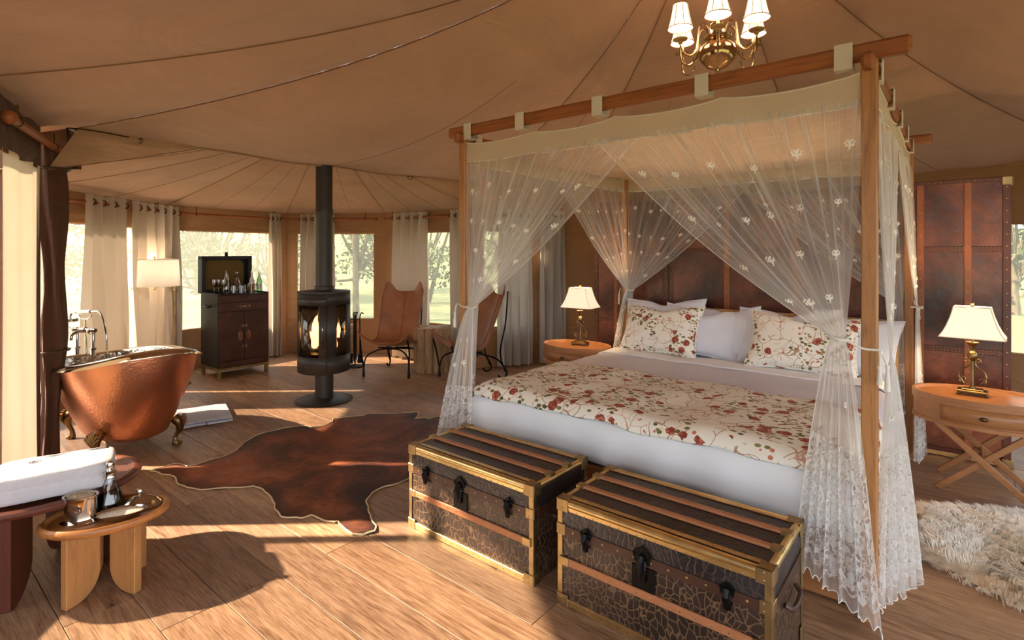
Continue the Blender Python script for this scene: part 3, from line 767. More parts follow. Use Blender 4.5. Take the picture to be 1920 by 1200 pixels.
pillow('white_pillow', .62, .42, .14, (.80, 1.90, .755), (R(66), R(-5), R(8)), M['whitepil'], 'white pillow peeking out right of the left floral pillow', 4)
pillow('white_pillow', .70, .44, .16, (1.43, 1.95, .77), (R(68), R(2), 0), M['whitepil'], 'white pillow leaning behind the right floral pillow', 5)
pillow('white_pillow', .50, .42, .12, (1.00, 1.965, .755), (R(72), R(6), R(-5)), M['whitepil'], 'white pillow standing at the middle of the headboard', 7)
pillow('white_pillow', .55, .42, .13, (1.85, 1.93, .76), (R(70), R(-4), R(-6)), M['whitepil'], 'white pillow at the far right corner of the bed', 6)

# canopy: valances, cloth roof, webbing loops
can = thing('bed_canopy', 'cream cloth bed canopy with khaki valance tied to the beams', 'canopy', FLt, ANG)
ZV0, ZV1 = 1.965, 2.085
def scal(s, k): return .022*abs(math.sin(PI*s*k))**.7
def valance(p0, p1, k, out):
    p0 = Vector(p0); p1 = Vector(p1); mb = MB()
    mb.grid(lambda a, b: tuple(p0.lerp(p1, a)+Vector(out)*(.010*math.sin(a*37)*(1-b)+.006*math.sin(a*13)+.008)+Vector((0, 0, ZV0+(ZV1-ZV0)*b-scal(a, k)*(.4+.6*b)))), 60, 4)
    o = make_obj('valance', mb, M['valance'], can)
    for s_, r_ in ((0, .004), (1, .004)):
        m2 = MB(); m2.tube([p0.lerp(p1, j/60)+Vector(out)*(.010*math.sin(j/60*37)*(1-s_)+.006*math.sin(j/60*13)+.008)+Vector((0, 0, ZV0+(ZV1-ZV0)*s_-scal(j/60, k)*(.4+.6*s_))) for j in range(61)], r_, 5)
        make_obj('binding', m2, M['loop'], o)
valance((.03, -.005, 0), (BW-.03, -.005, 0), 4, (0, -1, 0))
valance((.03, BL_+.0, 0), (BW-.03, BL_+.0, 0), 4, (0, -1, 0))
valance((.0, .03, 0), (.0, BL_-.03, 0), 4, (1, 0, 0))
valance((BW, .03, 0), (BW, BL_-.03, 0), 4, (1, 0, 0))
mb = MB()
mb.grid(lambda a, b: (.02+(BW-.04)*a, .02+(BL_-.04)*b, 2.075-.10*math.sin(PI*a)**.6*math.sin(PI*b)**.6+.010*math.sin(a*31+4*math.sin(b*5))*math.sin(PI*b)), 60, 40)
mb.uv = [(p[1], p[0]) for p in mb.v]
make_obj('cloth_roof', mb, M['canopy'], can)
def loop(u, v, axis, z, hh):
    mb = MB(); w_ = .062; q = .032
    prof = [(-q, -hh-.012), (-q, hh), (q, hh), (q, -hh-.012), (-q, -hh-.012)]
    for (a, b), (a2, b2) in zip(prof, prof[1:]):
        cx, cz = (a+a2)/2, (b+b2)/2; L = math.hypot(a2-a, b2-b)
        if axis == 'u':
            mb.box((u, v+cx, z+cz), (w_, .003 if a == a2 else L, L if a == a2 else .003))
        else:
            mb.box((u+cx, v, z+cz), (.003 if a == a2 else L, w_, L if a == a2 else .003))
    make_obj('webbing_loop', mb, M['loop'], can, smooth=False)
for u in (.055, .47, .98, 1.52, 2.07):
    loop(u, 0, 'u', 2.16, .042); loop(u, BL_, 'u', 2.16, .042)
for v in (.10, .60, 1.08, 1.55, 2.03):
    loop(0, v, 'v', 2.115, .038); loop(BW, v, 'v', 2.115, .038)

# nets --------------------------------------------------------------
def net_panel(t, top0, top1, K, kdir, bot0, bot1, nrm, seed, hem=.34, pl=8, dens=1):
    """top0->top1 along the beam, gathered at K, hanging to bot0->bot1"""
    top0, top1, K, bot0, bot1, nrm, kdir = map(Vector, (top0, top1, K, bot0, bot1, nrm, kdir)); r = random.Random(seed)
    ph = [r.uniform(0, 6.28) for _ in range(5)]
    W0 = (top1-top0).length; NC = 110
    def pleat(s): return (math.sin(2*PI*pl*s+ph[0])+.6*math.sin(2*PI*pl*1.7*s+ph[1])+.4*math.sin(2*PI*pl*.43*s+ph[2]))/2
    def warp(s): return s+.018*math.sin(2*PI*pl*.8*s+ph[3])*math.sin(PI*s)+.012*math.sin(2*PI*pl*1.9*s+ph[4])*math.sin(PI*s)
    def P(s, t_):
        sw = warp(s)
        if t_ <= 1:
            a = top0.lerp(top1, s+(sw-s)*min(1, t_*3)); e = K+kdir*(s-.5)*.05
            q = t_
            p = a.lerp(e, q)
            far = (a-K); far.z = 0
            p.z -= .10*far.length*math.sin(PI*q)*.55
            amp = .006+.016*math.sin(PI*min(1, q*.9))*(1-.55*q)
            return p+nrm*pleat(s)*amp*(.55+.45*(1-q))
        q = t_-1; a = K+kdir*(s-.5)*.05; e = bot0.lerp(bot1, sw)
        ee = q**.75
        p = Vector((a.x+(e.x-a.x)*ee, a.y+(e.y-a.y)*ee, a.z+(e.z-a.z)*q))
        return p+nrm*pleat(s)*(.010+.020*q)+kdir*.008*math.cos(2*PI*pl*.6*s)*q
    rows = [i/26 for i in range(27)]+[1+i/22 for i in range(1, 23)]
    hh = abs(K.z-min(bot0.z, bot1.z)); tl = 2-hem/hh
    def build(rws):
        mb = MB(); mb.grid(lambda a, b: tuple(P(a, rws[int(round(b*(len(rws)-1)))])), NC, len(rws)-1)
        uv = []
        for i in range(NC+1):
            for t_ in rws: uv.append((i/NC*W0, t_*1.0))
        mb.uv = uv; return mb
    up = [x for x in rows if x <= tl]+[tl]
    lo = [tl+(2-tl)*i/10 for i in range(11)]
    o = make_obj('net_panel', build(up), M['net'], t)
    # scalloped hem
    mb = MB()
    def ph_(a, b):
        p = P(a, lo[int(round(b*10))]); p.z += .018*abs(math.sin(a*PI*14))*(b**4); return tuple(p)
    mb.grid(ph_, NC, 10); mb.uv = [(i/NC*min(W0, .9), (1-j/10)*hem) for i in range(NC+1) for j in range(11)]
    make_obj('lace_hem', mb, M['lace'], t)
    m2 = MB(); m2.tube([ph_(i/NC, 1.0) for i in range(NC+1)], .0024, 4); m2.tube([P(1, x) for x in rows], .0012, 4)
    make_obj('binding', m2, M['sprig'], t)
    # embroidered sprigs
    m3 = MB()
    for row, (tt, n_) in enumerate(((.22, 6), (.44, 6), (.64, 4), (.82, 3), (1.25, 2), (1.45, 2))):
        for k in range(n_):
            s = (k+.5+r.uniform(-.25, .25))/n_; tt2 = tt+r.uniform(-.03, .03)
            p = P(s, tt2)+nrm*.006; ax = (P(min(1, s+.02), tt2)-P(s-.02, tt2)); ax.normalize()
            dn = (P(s, tt2-.02)-P(s, tt2+.02)); dn.normalize(); nr = ax.cross(dn)
            if nr.dot(nrm) < 0: nr = -nr
            sc = r.uniform(.55, .85)
            for (x, y, rr) in ((0, 0, .010), (.014, .004, .008), (-.014, .004, .008), (0, .017, .009), (.010, .026, .006), (-.010, .026, .006), (0, -.014, .005), (.006, -.024, .004), (.02, .016, .005), (-.02, .016, .005)):
                m3.dot(p+ax*x*sc+dn*y*sc, rr*sc, nr, .3)
    make_obj('embroidered_sprigs', m3, M['sprig'], t)['kind'] = 'stuff'
def tie(t, K, post, out):
    K = Vector(K); post = Vector(post); out = Vector(out); mb = MB()
    c1 = [K+Vector((.032*math.cos(2*PI*k/16), .032*math.sin(2*PI*k/16), .004*math.sin(4*PI*k/16))) for k in range(16)]
    mb.tube(c1, .005, 6, closed=True)
    mb.tube(crv([K+(post-K).normalized()*.03, K.lerp(post, .6)+Vector((0, 0, -.012)), post], 5), .0045, 6); make_obj('tie_cord', mb, M['cord'], t)
    for s_ in (-1, 1):
        q = post+out*.012+Vector((0, 0, 0)); m2 = MB(); d = Vector((-out.y, out.x, 0))*s_*.016+out*.012
        m2.tube([q, q+d*.6+Vector((0, 0, -.03)), q+d+Vector((0, 0, -.055))], .004, 6)
        m2.lathe([(.001, 0), (.007, -.004), (.008, -.014), (.005, -.02), (.008, -.045), (.0105, -.085-.012*s_), (.001, -.085-.012*s_)], 10, tuple(q+d+Vector((0, 0, -.05))))
        make_obj('tassel', m2, M['cord'], t)
ZT_ = 1.985
n1 = thing('bed_net', 'white lace bed net tied at the front left post', 'bed net', FLt, ANG, 'nets tied to the bed posts')
net_panel(n1, (.0, -.012, ZT_), (1.22, -.012, ZT_), (.085, -.03, 1.06), (1, 0, 0), (-.17, -.08, .22), (.12, -.06, .25), (0, -1, 0), 1)
net_panel(n1, (-.012, .02, ZT_), (-.012, 1.15, ZT_), (.04, .06, 1.07), (0, 1, 0), (-.15, -.02, .25), (-.06, .14, .28), (-1, 0, 0), 2)
tie(n1, (.085, -.03, 1.06), (-.026, -.026, 1.075), (-.7, -.7, 0))
n2 = thing('bed_net', 'white lace bed net tied at the front right post', 'bed net', FLt, ANG, 'nets tied to the bed posts')
net_panel(n2, (2.15, -.02, ZT_), (.96, -.02, ZT_), (2.055, -.045, 1.07), (-1, 0, 0), (2.215, -.13, .02), (1.905, -.06, .16), (0, -1, 0), 3, hem=.62)
net_panel(n2, (2.165, .02, ZT_), (2.165, 1.1, ZT_), (2.215, .06, 1.00), (0, 1, 0), (2.17, .0, .04), (2.31, .10, .16), (.9, -.3, 0), 4, hem=.60)
tie(n2, (2.055, -.045, 1.07), (2.183, -.028, 1.035), (.7, -.7, 0))
n3 = thing('bed_net', 'white bed net tied at the back left post beside the headboard', 'bed net', FLt, ANG, 'nets tied to the bed posts')
net_panel(n3, (.0, 2.13, ZT_), (1.15, 2.13, ZT_), (.07, 2.12, 1.05), (1, 0, 0), (.0, 2.10, .3), (.10, 2.06, .3), (0, -1, 0), 5)
net_panel(n3, (.012, 2.13, ZT_), (.012, 1.0, ZT_), (.05, 2.10, 1.05), (0, -1, 0), (-.08, 2.13, .3), (-.06, 1.98, .3), (1, 0, 0), 6)
tie(n3, (.07, 2.12, 1.05), (-.028, 2.13, 1.06), (-.9, -.3, 0))
n4 = thing('bed_net', 'cream lace bed net tied at the back right post by the lamp', 'bed net', FLt, ANG, 'nets tied to the bed posts')
net_panel(n4, (2.15, 2.13, ZT_), (1.0, 2.13, ZT_), (2.10, 2.11, 1.05), (-1, 0, 0), (2.14, 2.08, .3), (2.02, 2.05, .3), (0, -1, 0), 7)
net_panel(n4, (2.165, 2.13, ZT_), (2.165, 1.05, ZT_), (2.20, 2.08, 1.03), (0, -1, 0), (2.23, 2.10, .05), (2.21, 1.86, .05), (1, 0, 0), 8, hem=.5)
tie(n4, (2.20, 2.08, 1.03), (2.182, 2.13, 1.07), (.9, .3, 0))

# ================================================================== TRUNKS
def trunk(u0, v0, label):
    L, Dp, H = .79, .415, .415; ZL = .305
    t = thing('steamer_trunk', label, 'trunk', B(u0, v0), ANG, 'steamer trunks at the foot of the bed')
    mb = MB(); mb.box((L/2, Dp/2, ZL/2), (L, Dp, ZL), .004); make_obj('body', mb, M['croc'], t, smooth=False)
    mb = MB(); mb.box((L/2, Dp/2, (ZL+.003+H)/2), (L+.004, Dp+.004, H-ZL-.003), .006); lid = make_obj('lid', mb, M['croctop'], t, smooth=False)
    # dark leather band where the lid meets the body
    mb = MB(); e = .003
    mb.box((L/2, -e, ZL-.006), (L-.02, .006, .036)); mb.box((L/2, Dp+e, ZL-.006), (L-.02, .006, .036))
    for x in (-e, L+e): mb.box((x, Dp/2, ZL-.006), (.006, Dp-.02, .036))
    make_obj('leather_band', mb, M['bandleather'], t, smooth=False)
    rv = MB()
    # brass roll edges on the lid
    def edge(p0, p1, r, name='brass_edge', mat='brass'):
        m2 = MB(); m2.tube([p0, p1], r, 10); make_obj(name, m2, M[mat], t)
    rr = .016
    edge((.03, rr-.006, H-rr+.004), (L-.03, rr-.006, H-rr+.004), rr); edge((.03, Dp-rr+.006, H-rr+.004), (L-.03, Dp-rr+.006, H-rr+.004), rr)
    for x in (rr-.006, L-rr+.006): edge((x, .03, H-rr+.004), (x, Dp-.03, H-rr+.004), rr)
    def strip(c_, d_, name, mat, b=.002):
        m2 = MB(); m2.box(c_, d_, b); return make_obj(name, m2, M[mat], t, smooth=False)
    strip((L/2, -.002, H-.030), (L-.05, .005, .018), 'brass_strip', 'brass'); strip((L/2, .036, H+.003), (L-.05, .022, .004), 'brass_strip', 'brass'); strip((L/2, Dp-.034, H+.003), (L-.05, .018, .004), 'brass_strip', 'brass')
    strip((L/2, -.003, .016), (L-.05, .007, .030), 'brass_strip', 'brass'); strip((L/2, Dp+.003, .016), (L-.05, .007, .030), 'brass_strip', 'brass')
    for x in (-.002, L+.002):
        for y in (-.002, Dp+.002):
            m2 = MB(); sx = 1 if x < 0 else -1; sy = 1 if y < 0 else -1
            m2.box((x+sx*.010, y-sy*.001, H/2-.01), (.022, .004, H-.05), .001); m2.box((x-sx*.001, y+sy*.010, H/2-.01), (.004, .022, H-.05), .001); make_obj('corner_strip', m2, M['oldbrass'], t, smooth=False)
            for z, hz in ((H-.018, .050), (.022, .046), (ZL-.004, .044)):
                m2 = MB(); dx = .052 if z != ZL-.004 else .04
                m2.box((x+sx*(dx/2-.004), y-sy*.004, z), (dx, .006, hz), .002); m2.box((x-sx*.004, y+sy*(dx/2-.004), z), (.006, dx, hz), .002)
                if z > H-.05: m2.box((x+sx*.018, y+sy*.018, H+.004), (.05, .05, .006), .002)
                make_obj('corner_bracket', m2, M['oldbrass'], t, smooth=False)
                for dz in (-.012, .012):
                    rv.dot((x+sx*.022, y-sy*.007, z+dz), .0045, (0, -sy, 0)); rv.dot((x-sx*.007, y+sy*.022, z+dz), .0045, (-sx, 0, 0))
    # wooden slats
    zs = .178
    strip((L/2, -.005, zs), (L-.05, .010, .030), 'wood_slat', 'slat', .003)
    for x in (.03, L-.03): strip((x, -.007, zs), (.045, .010, .034), 'slat_end', 'oldbrass')
    for y in (.145, .275):
        strip((L/2, y, H+.006), (L-.03, .030, .010), 'wood_slat', 'slat', .003)
        for x in (.016, L-.016): strip((x, y, H+.006), (.036, .036, .016), 'slat_end', 'oldbrass')
        for k in range(12): rv.dot((.06+(L-.12)*k/11, y, H+.011), .0045, (0, 0, 1))
    for k in range(13): rv.dot((.07+(L-.14)*k/12, -.010, zs), .0045, (0, -1, 0))
    for k in range(11): rv.dot((.07+(L-.14)*k/10, -.006, ZL-.006), .0048, (0, -1, 0))
    for k in range(20):
        x = .05+(L-.1)*k/19; rv.dot((x, -.0065, .016), .003, (0, -1, 0)); rv.dot((x, -.0048, H-.034), .003, (0, -1, 0)); rv.dot((x, .040, H+.005), .003)
    for k in range(8):
        for x, sx in ((.008, -1), (L-.008, 1)): rv.dot((x, -.004, .05+k*.035), .003, (0, -1, 0))
    make_obj('rivets', rv, M['oldbrass'], t)['kind'] = 'stuff'
    # latches and lock
    def latch(x, s_):
        m2 = MB()
        m2.prism([(x-.020*s_, -.012), (x+.020*s_, -.012), (x+.024*s_, .012), (x, .030), (x-.024*s_, .012)], 0, .005)
        m2.v = [(p[0], -.006-p[2], ZL+.004+p[1]*s_) for p in m2.v]
        n0 = len(m2.v)
        m2.box((x, -.014, ZL-.026*s_), (.026*s_, .012, .055*s_), .005); m2.tube([(x, -.012, ZL+.012), (x, -.022, ZL-.006), (x, -.012, ZL-.052*s_)], [.012, .013, .007], 8)
        for dx in (-.02, .02): m2.ball((x+dx*s_, -.012, ZL+.012), .0055, 6); m2.ball((x+dx*.7*s_, -.010, ZL-.03*s_), .005, 6)
        return m2
    for x in (.13, L-.13): make_obj('latch', latch(x, 1.0), M['iron'], t)
    lk = make_obj('lock', latch(L*.46, 1.45), M['iron'], t)
    m2 = MB(); m2.box((L*.46+.004, -.006, ZL-.068), (.088, .006, .085), .002)
    for dx in (-.036, .044):
        for dz in (-.034, .034): m2.dot((L*.46+dx, -.009, ZL-.068+dz), .004, (0, -1, 0))
    make_obj('lock_plate', m2, M['iron'], lk, smooth=False)
    m2 = MB(); m2.tube(crv([(L+.008, Dp*.32, .25), (L+.03, Dp*.38, .235), (L+.03, Dp*.62, .235), (L+.008, Dp*.68, .25)], 4), .009, 8); make_obj('side_handle', m2, M['bandleather'], t)
trunk(.245, -.645, 'crocodile leather steamer trunk on the left, nearer the cowhide rug')
trunk(1.178, -.662, 'crocodile leather steamer trunk on the right, below the front right bed post')

# ================================================================== LEATHER SCREENS
def lscreen(u0, u1, strapu, label, cornR=False, cornL=False):
    H = 1.885; v0 = 2.285; th = .05; W0 = u1-u0
    t = thing('leather_screen', label, 'screen', B(u0, v0), ANG, 'leather screens behind the bed')
    st = sorted(strapu); xs = [0]+st+[W0]; zr = [.06, .74, 1.42, H]
    mb = MB(); mb.box((W0/2, th/2+.004, H/2), (W0-.006, th-.012, H-.004)); make_obj('core', mb, M['strapdark'], t, smooth=False)
    for a, b in zip(xs, xs[1:]):
        for z0, z1 in zip(zr, zr[1:]):
            mb = MB(); mb.box(((a+b)/2, th/2, (z0+z1)/2), (b-a-.004, th, z1-z0-.004), .006); make_obj('leather_panel', mb, M['scrleather'], t, smooth=False)
    rv = MB()
    for i, x in enumerate([.022]+st+[W0-.022]):
        ed = (x < .03 or x > W0-.03)
        mb = MB(); mb.box((x, -.003, H/2), (.042, .012, H-.01), .003); make_obj('strap', mb, M['strapdark' if ed else 'strapleather'], t, smooth=False)
        for k in range(24): rv.dot((x, -.009, .06+k*(H-.12)/23), .005, (0, -1, 0))
    for z in (.74, 1.42):
        mb = MB(); mb.box((W0/2, -.002, z), (W0-.06, .010, .036), .003); make_obj('cross_strap', mb, M['strapdark'], t, smooth=False)
        n_ = int(W0/.022)
        for k in range(n_):
            for dz in (-.012, .012): rv.dot((.04+k*(W0-.08)/n_, -.007, z+dz), .0028, (0, -1, 0))
    mb = MB(); mb.box((W0/2, th/2-.004, H-.008), (W0, th+.012, .03), .004); make_obj('top_rail', mb, M['strapdark'], t, smooth=False)
    for k in range(int(W0/.035)): rv.dot((.03+k*.035, -.010, H-.008), .0035, (0, -1, 0))
    mb = MB(); mb.box((W0/2, -.004, .022), (W0-.07, .010, .026), .002); make_obj('brass_kick_strip', mb, M['brass'], t, smooth=False)
    make_obj('rivets', rv, M['oldbrass'], t)['kind'] = 'stuff'
    for x, ok in ((W0-.02, cornR), (.02, cornL)):
        if ok:
            for z in (H-.02, .03):
                mb = MB(); mb.box((x, th/2-.004, z), (.062, th+.02, .062), .008); make_obj('corner_cap', mb, M['oldbrass'], t, smooth=False)
lscreen(-.41, .358, [.241], 'tall leather screen behind the left bedside lamp', cornL=True)
lscreen(.372, 1.93, [.515, 1.04], 'wide leather screen behind the headboard')
lscreen(1.945, 2.68, [.265, .52], 'tall leather screen behind the right bedside lamp', cornR=True)

# ================================================================== BEDSIDE TABLES AND LAMPS
def oval(rx, ry, n=48): return [(rx*math.cos(2*PI*k/n), ry*math.sin(2*PI*k/n)) for k in range(n)]
def side_table(u, v, label, full=True):
    t = thing('bedside_table', label, 'table', B(u, v), ANG, 'oval bedside tables'); Zt = .56; rx, ry = .335, .235
    mb = MB(); mb.lathe([(.001, .012), (.93, .012), (.955, .028), (1.0, .028), (1.0, 0), (1.0, -.02), (.975, -.022), (.975, -.115), (1.0, -.118), (1.0, -.138), (.9, -.14), (.001, -.14)], 56, (0, 0, Zt-.028+.0), rx, ry)
    make_obj('oval_body', mb, M['sidewood'], t)
    for sgn in (-1,):
        mb = MB()
        mb.grid(lambda a, b: tuple(Vector(((rx*.985)*math.sin(-.62+1.24*a), -(ry*.985)*math.cos(-.62+1.24*a)-.003, Zt-.135+.085*b))), 16, 2)
        o = make_obj('drawer_front', mb, M['sidewood'], t)
        md = o.modifiers.new('t', 'SOLIDIFY'); md.thickness = .008
        m2 = MB(); m2.lathe([(.001, .0), (.012, .0), (.008, .008), (.014, .016), (.010, .022), (.001, .024)], 12); m2.v = [(p[0]*1.5, -ry*.985-.004-p[2], Zt-.092+p[1]*.8) for p in m2.v]; make_obj('drawer_knob', m2, M['bronze'], o)
    for y in (-.155, .155):
        for s_ in (-1, 1):
            mb = MB(); a = Vector((-.21*s_, y+.012*s_, .005)); b = Vector((.21*s_, y+.012*s_, Zt-.16)); d = b-a
            L = d.length; mb.T = Matrix.Translation((a+b)/2) @ Matrix.Rotation(-math.atan2(d.z, d.x), 4, 'Y')
            mb.box((0, 0, 0), (L, .02, .034), .003); make_obj('leg', mb, M['sidewood'], t, smooth=False)
    mb = MB(); mb.tube([(0, -.17, .205), (0, .17, .205)], .008, 8)
    for x in (-.18, .18): mb.tube([(x, -.155, Zt-.155), (x, .155, Zt-.155)], .010, 8)
    make_obj('stretcher', mb, M['sidewood'], t)
side_table(-.285, 1.75, 'oval wooden bedside table to the left of the bed, in front of the curtains')
side_table(2.525, 1.78, 'oval wooden bedside table to the right of the bed, above the sheepskin')
def bed_lamp(u, v, rot, label, E):
    t = thing('bedside_lamp', label, 'lamp', B(u, v, .548), ANG+rot, 'lit bedside lamps'); t.scale = (.92, .92, .92)
    mb = MB(); mb.box((0, 0, .022), (.155, .10, .018), .004)
    for x in (-.068, .068):
        for y in (-.04, .04): mb.ball((x, y, .008), .010, 8)
    mb.box((0, 0, .035), (.11, .07, .010), .003); make_obj('base', mb, M['lampbrass'], t, smooth=False)
    mb = MB(); mb.lathe([(.016, .04), (.016, .052), (.009, .056), (.009, .205), (.013, .208), (.013, .215), (.008, .22), (.022, .238), (.027, .255), (.022, .274), (.011, .285), (.011, .30), (.022, .325), (.034, .338), (.034, .343), (.008, .345), (.006, .42)], 16); make_obj('stem', mb, M['lampbrass'], t)
    for s_ in (-1, 1):
        pts = []
        for k in range(15): a = .3+k/14*4.6; rr = .006+.020*(1-k/14)*.2+.020*k/14; pts.append((s_*(.046+rr*math.cos(PI-a)), 0, .093+rr*math.sin(PI-a)))
        pts = pts+crv([(s_*.070, 0, .115), (s_*.058, 0, .15), (s_*.024, 0, .180), (s_*.014, 0, .205), (s_*.020, 0, .228), (s_*.036, 0, .232), (s_*.040, 0, .216), (s_*.030, 0, .212)], 4)
        mb = MB(); mb.tube(pts, .0055, 6); make_obj('scroll', mb, M['lampbrass'], t)
    # bell shaped rectangular shade, four panels
    prof = [(0, 1.0), (.18, .885), (.4, .785), (.65, .70), (.85, .645), (1.0, .615)]
    z0, hh, bx, by = .375, .195, .165, .115
    for i in range(4):
        mb = MB(); cs = [(-1, -1), (1, -1), (1, 1), (-1, 1)]; c0 = cs[i]; c1 = cs[(i+1) % 4]
        vs = []; fs = []
        for k, s_ in prof:
            s2 = (s_-.615)/(1-.615)
            X = bx*(.56+.44*s2); Y = by*(.60+.40*s2)
            vs += [(c0[0]*X, c0[1]*Y, z0+hh*k), (c1[0]*X, c1[1]*Y, z0+hh*k)]
        for k in range(len(prof)-1): fs.append((2*k, 2*k+1, 2*k+3, 2*k+2))
        mb.add(vs, fs); make_obj('shade_panel', mb, M['shade'], t)
    mb = MB()
    for cx, cy in ((-1, -1), (1, -1), (1, 1), (-1, 1)):
        mb.tube([(cx*bx*(.56+.44*((s_-.615)/.385)), cy*by*(.60+.40*((s_-.615)/.385)), z0+hh*k) for k, s_ in prof], .0028, 5)
    for k, s_ in ((prof[0], 0), (prof[-1], 0)):
        s2 = (k[1]-.615)/.385; X = bx*(.56+.44*s2); Y = by*(.60+.40*s2)
        mb.tube([(-X, -Y, z0+hh*k[0]), (X, -Y, z0+hh*k[0]), (X, Y, z0+hh*k[0]), (-X, Y, z0+hh*k[0])], .003, 5, closed=True)
    make_obj('shade_piping', mb, M['shade_off'], t)
    mb = MB(); mb.lathe([(.001, .57), (.012, .572), (.006, .58), (.011, .59), (.009, .598), (.001, .602)], 10); mb.tube([(-.09, 0, .568), (.09, 0, .568)], .003, 5); make_obj('finial', mb, M['lampbrass'], t)
    mb = MB(); mb.ball((0, 0, .46), .026, 10, 1.3); make_obj('bulb', mb, M['bulb'], t)
    ld = bpy.data.lights.new('lamp_light', 'POINT'); ld.energy = E; ld.color = (1.0, .66, .34); ld.shadow_soft_size = .03
    lo = bpy.data.objects.new('lamp_light', ld); COL.objects.link(lo); lo.parent = t; lo.location = (0, 0, .52)
bed_lamp(-.275, 1.80, R(4), 'small lit lamp with scrolled brass stem left of the bed', 7)
bed_lamp(2.48, 1.80, R(-4), 'large lit lamp with scrolled brass stem right of the bed', 7)

# ================================================================== CHANDELIER
ch = thing('chandelier', 'brass chandelier with six small lit shades above the bed', 'chandelier', (1.214, 3.2, 2.46))
mb = MB(); mb.lathe([(.001, -.02), (.010, -.016), (.012, -.004), (.006, .004), (.014, .010), (.016, .020), (.055, .034), (.095, .075), (.108, .115), (.100, .150), (.075, .178), (.052, .192), (.074, .204), (.078, .214), (.055, .222), (.030, .235), (.022, .27), (.040, .285), (.022, .30), (.018, .36), (.034, .375), (.030, .40), (.012, .42), (.010, .56)], 32); make_obj('bowl_and_stem', mb, M['chandbrass'], ch)
mb = MB(); top = roof_z(1.0)-2.46-.02
for k in range(int((top-.56)/.04)):
    a = (k % 2)*PI/2; z = .57+k*.04; mb.tube([(.010*math.cos(a)*math.cos(2*PI*j/10), .010*math.sin(a)*math.cos(2*PI*j/10), z+.024*math.sin(2*PI*j/10)) for j in range(10)], .0025, 5, closed=True)
make_obj('chain', mb, M['chandbrass'], ch)
mb = MB(); mb.lathe([(.001, top-.03), (.05, top-.02), (.065, top), (.001, top+.005)], 20); make_obj('ceiling_rose', mb, M['chandbrass'], ch)
for k in range(6):
    a = -PI/2-.35+k*PI/3; ca, sa = math.cos(a), math.sin(a)
    def pr(r_, z): return (r_*ca, r_*sa, z)
    mb = MB(); mb.tube(crv([pr(.045, .20), pr(.060, .265), pr(.085, .285), pr(.112, .262), pr(.122, .19), pr(.135, .125), pr(.175, .092), pr(.215, .108), pr(.232, .145), pr(.235, .165)], 5), .0065, 8)
    arm = make_obj('arm', mb, M['chandbrass'], ch)
    mb = MB(); mb.tube(crv([pr(.235, .145), pr(.234, .085), pr(.222, .05), pr(.19, .035), pr(.16, .05), pr(.15, .08)], 5), [.005]*10+[.004]*10+[.003]*6, 6); make_obj('lower_scroll', mb, M['chandbrass'], arm)
    mb = MB(); mb.lathe([(.001, .150), (.010, .155), (.016, .168), (.040, .178), (.043, .184), (.020, .186), (.012, .188)], 16, (.235*ca, .235*sa, 0)); make_obj('drip_cup', mb, M['oldbrass'], arm)
    mb = MB(); mb.lathe([(.010, .186), (.010, .26), (.001, .262)], 10, (.235*ca, .235*sa, 0)); make_obj('candle_sleeve', mb, M['porcelain'], arm)
    mb = MB(); mb.lathe([(.072, .245), (.062, .275), (.053, .315), (.045, .36), (.041, .385)], 20, (.235*ca, .235*sa, 0)); make_obj('shade', mb, M['shade_ch'], arm)
    mb = MB()
    for r_, z in ((.072, .245), (.041, .385)): mb.tube([(.235*ca+r_*math.cos(2*PI*j/20), .235*sa+r_*math.sin(2*PI*j/20), z) for j in range(20)], .0028, 5, closed=True)
    for j in range(8):
        b_ = 2*PI*j/8; mb.tube([(.235*ca+r_*math.cos(b_), .235*sa+r_*math.sin(b_), z) for r_, z in ((.072, .245), (.0625, .275), (.0535, .315), (.0455, .36), (.0415, .385))], .0016, 4)
    make_obj('shade_trim', mb, M['strapleather'], arm)
    mb = MB(); mb.ball((.235*ca, .235*sa, .29), .015, 8, 1.5); make_obj('bulb', mb, M['bulb'], arm)
    ld = bpy.data.lights.new('candle_light', 'POINT'); ld.energy = 3.0; ld.color = (1.0, .66, .34); ld.shadow_soft_size = .02
    lo = bpy.data.objects.new('candle_light', ld); COL.objects.link(lo); lo.parent = ch; lo.location = (.235*ca, .235*sa, .335)

# ================================================================== COPPER BATH
tub = thing('copper_bath', 'hammered copper slipper bath on bronze claw feet', 'bathtub', (-2.89, 4.01, 0), ANG)
TA, TB = .74, .41
def rimz(th): return .625+.12*max(0, math.cos(th))**2-.075*max(0, -math.cos(th))**2
def sup(th, a, b):
    ct, st = math.cos(th), math.sin(th); p = 2/2.3
    return a*math.copysign(abs(ct)**p, ct), b*math.copysign(abs(st)**p, st)
def tubpt(th, s, inset=0.0):
    zr = rimz(th); zb = .135+inset
    f = 1-.36*(s**1.5)
    x, y = sup(th, (TA-inset)*f, (TB-inset)*f*(1-.08*s))
    return (x+.03*s, y, zr+(zb-zr)*s)
def shell(inset, name, mat):
    mb = MB(); n = 64; lv = [0, .06, .15, .28, .42, .56, .7, .82, .91, .97, 1.0]
    vs = []; fs = []
    for k in range(n):
        th = 2*PI*k/n
        for s in lv:
            p = tubpt(th, s, inset)
            vs.append(p)
        x, y, z = tubpt(th, 1.0, inset); vs.append(((x-.03)*.86+.03, y*.82, z-.028)); vs.append(((x-.03)*.4+.03, y*.4, z-.034))
    m = len(lv)+2
    for k in range(n):
        k2 = (k+1) % n
        for j in range(m-1): fs.append((k*m+j, k2*m+j, k2*m+j+1, k*m+j+1))
    vs.append((.03, 0, .135+inset-.034))
    for k in range(n): fs.append((k*m+m-1, ((k+1) % n)*m+m-1, len(vs)-1))
    mb.add(vs, fs); return make_obj(name, mb, mat, tub, angle=60)
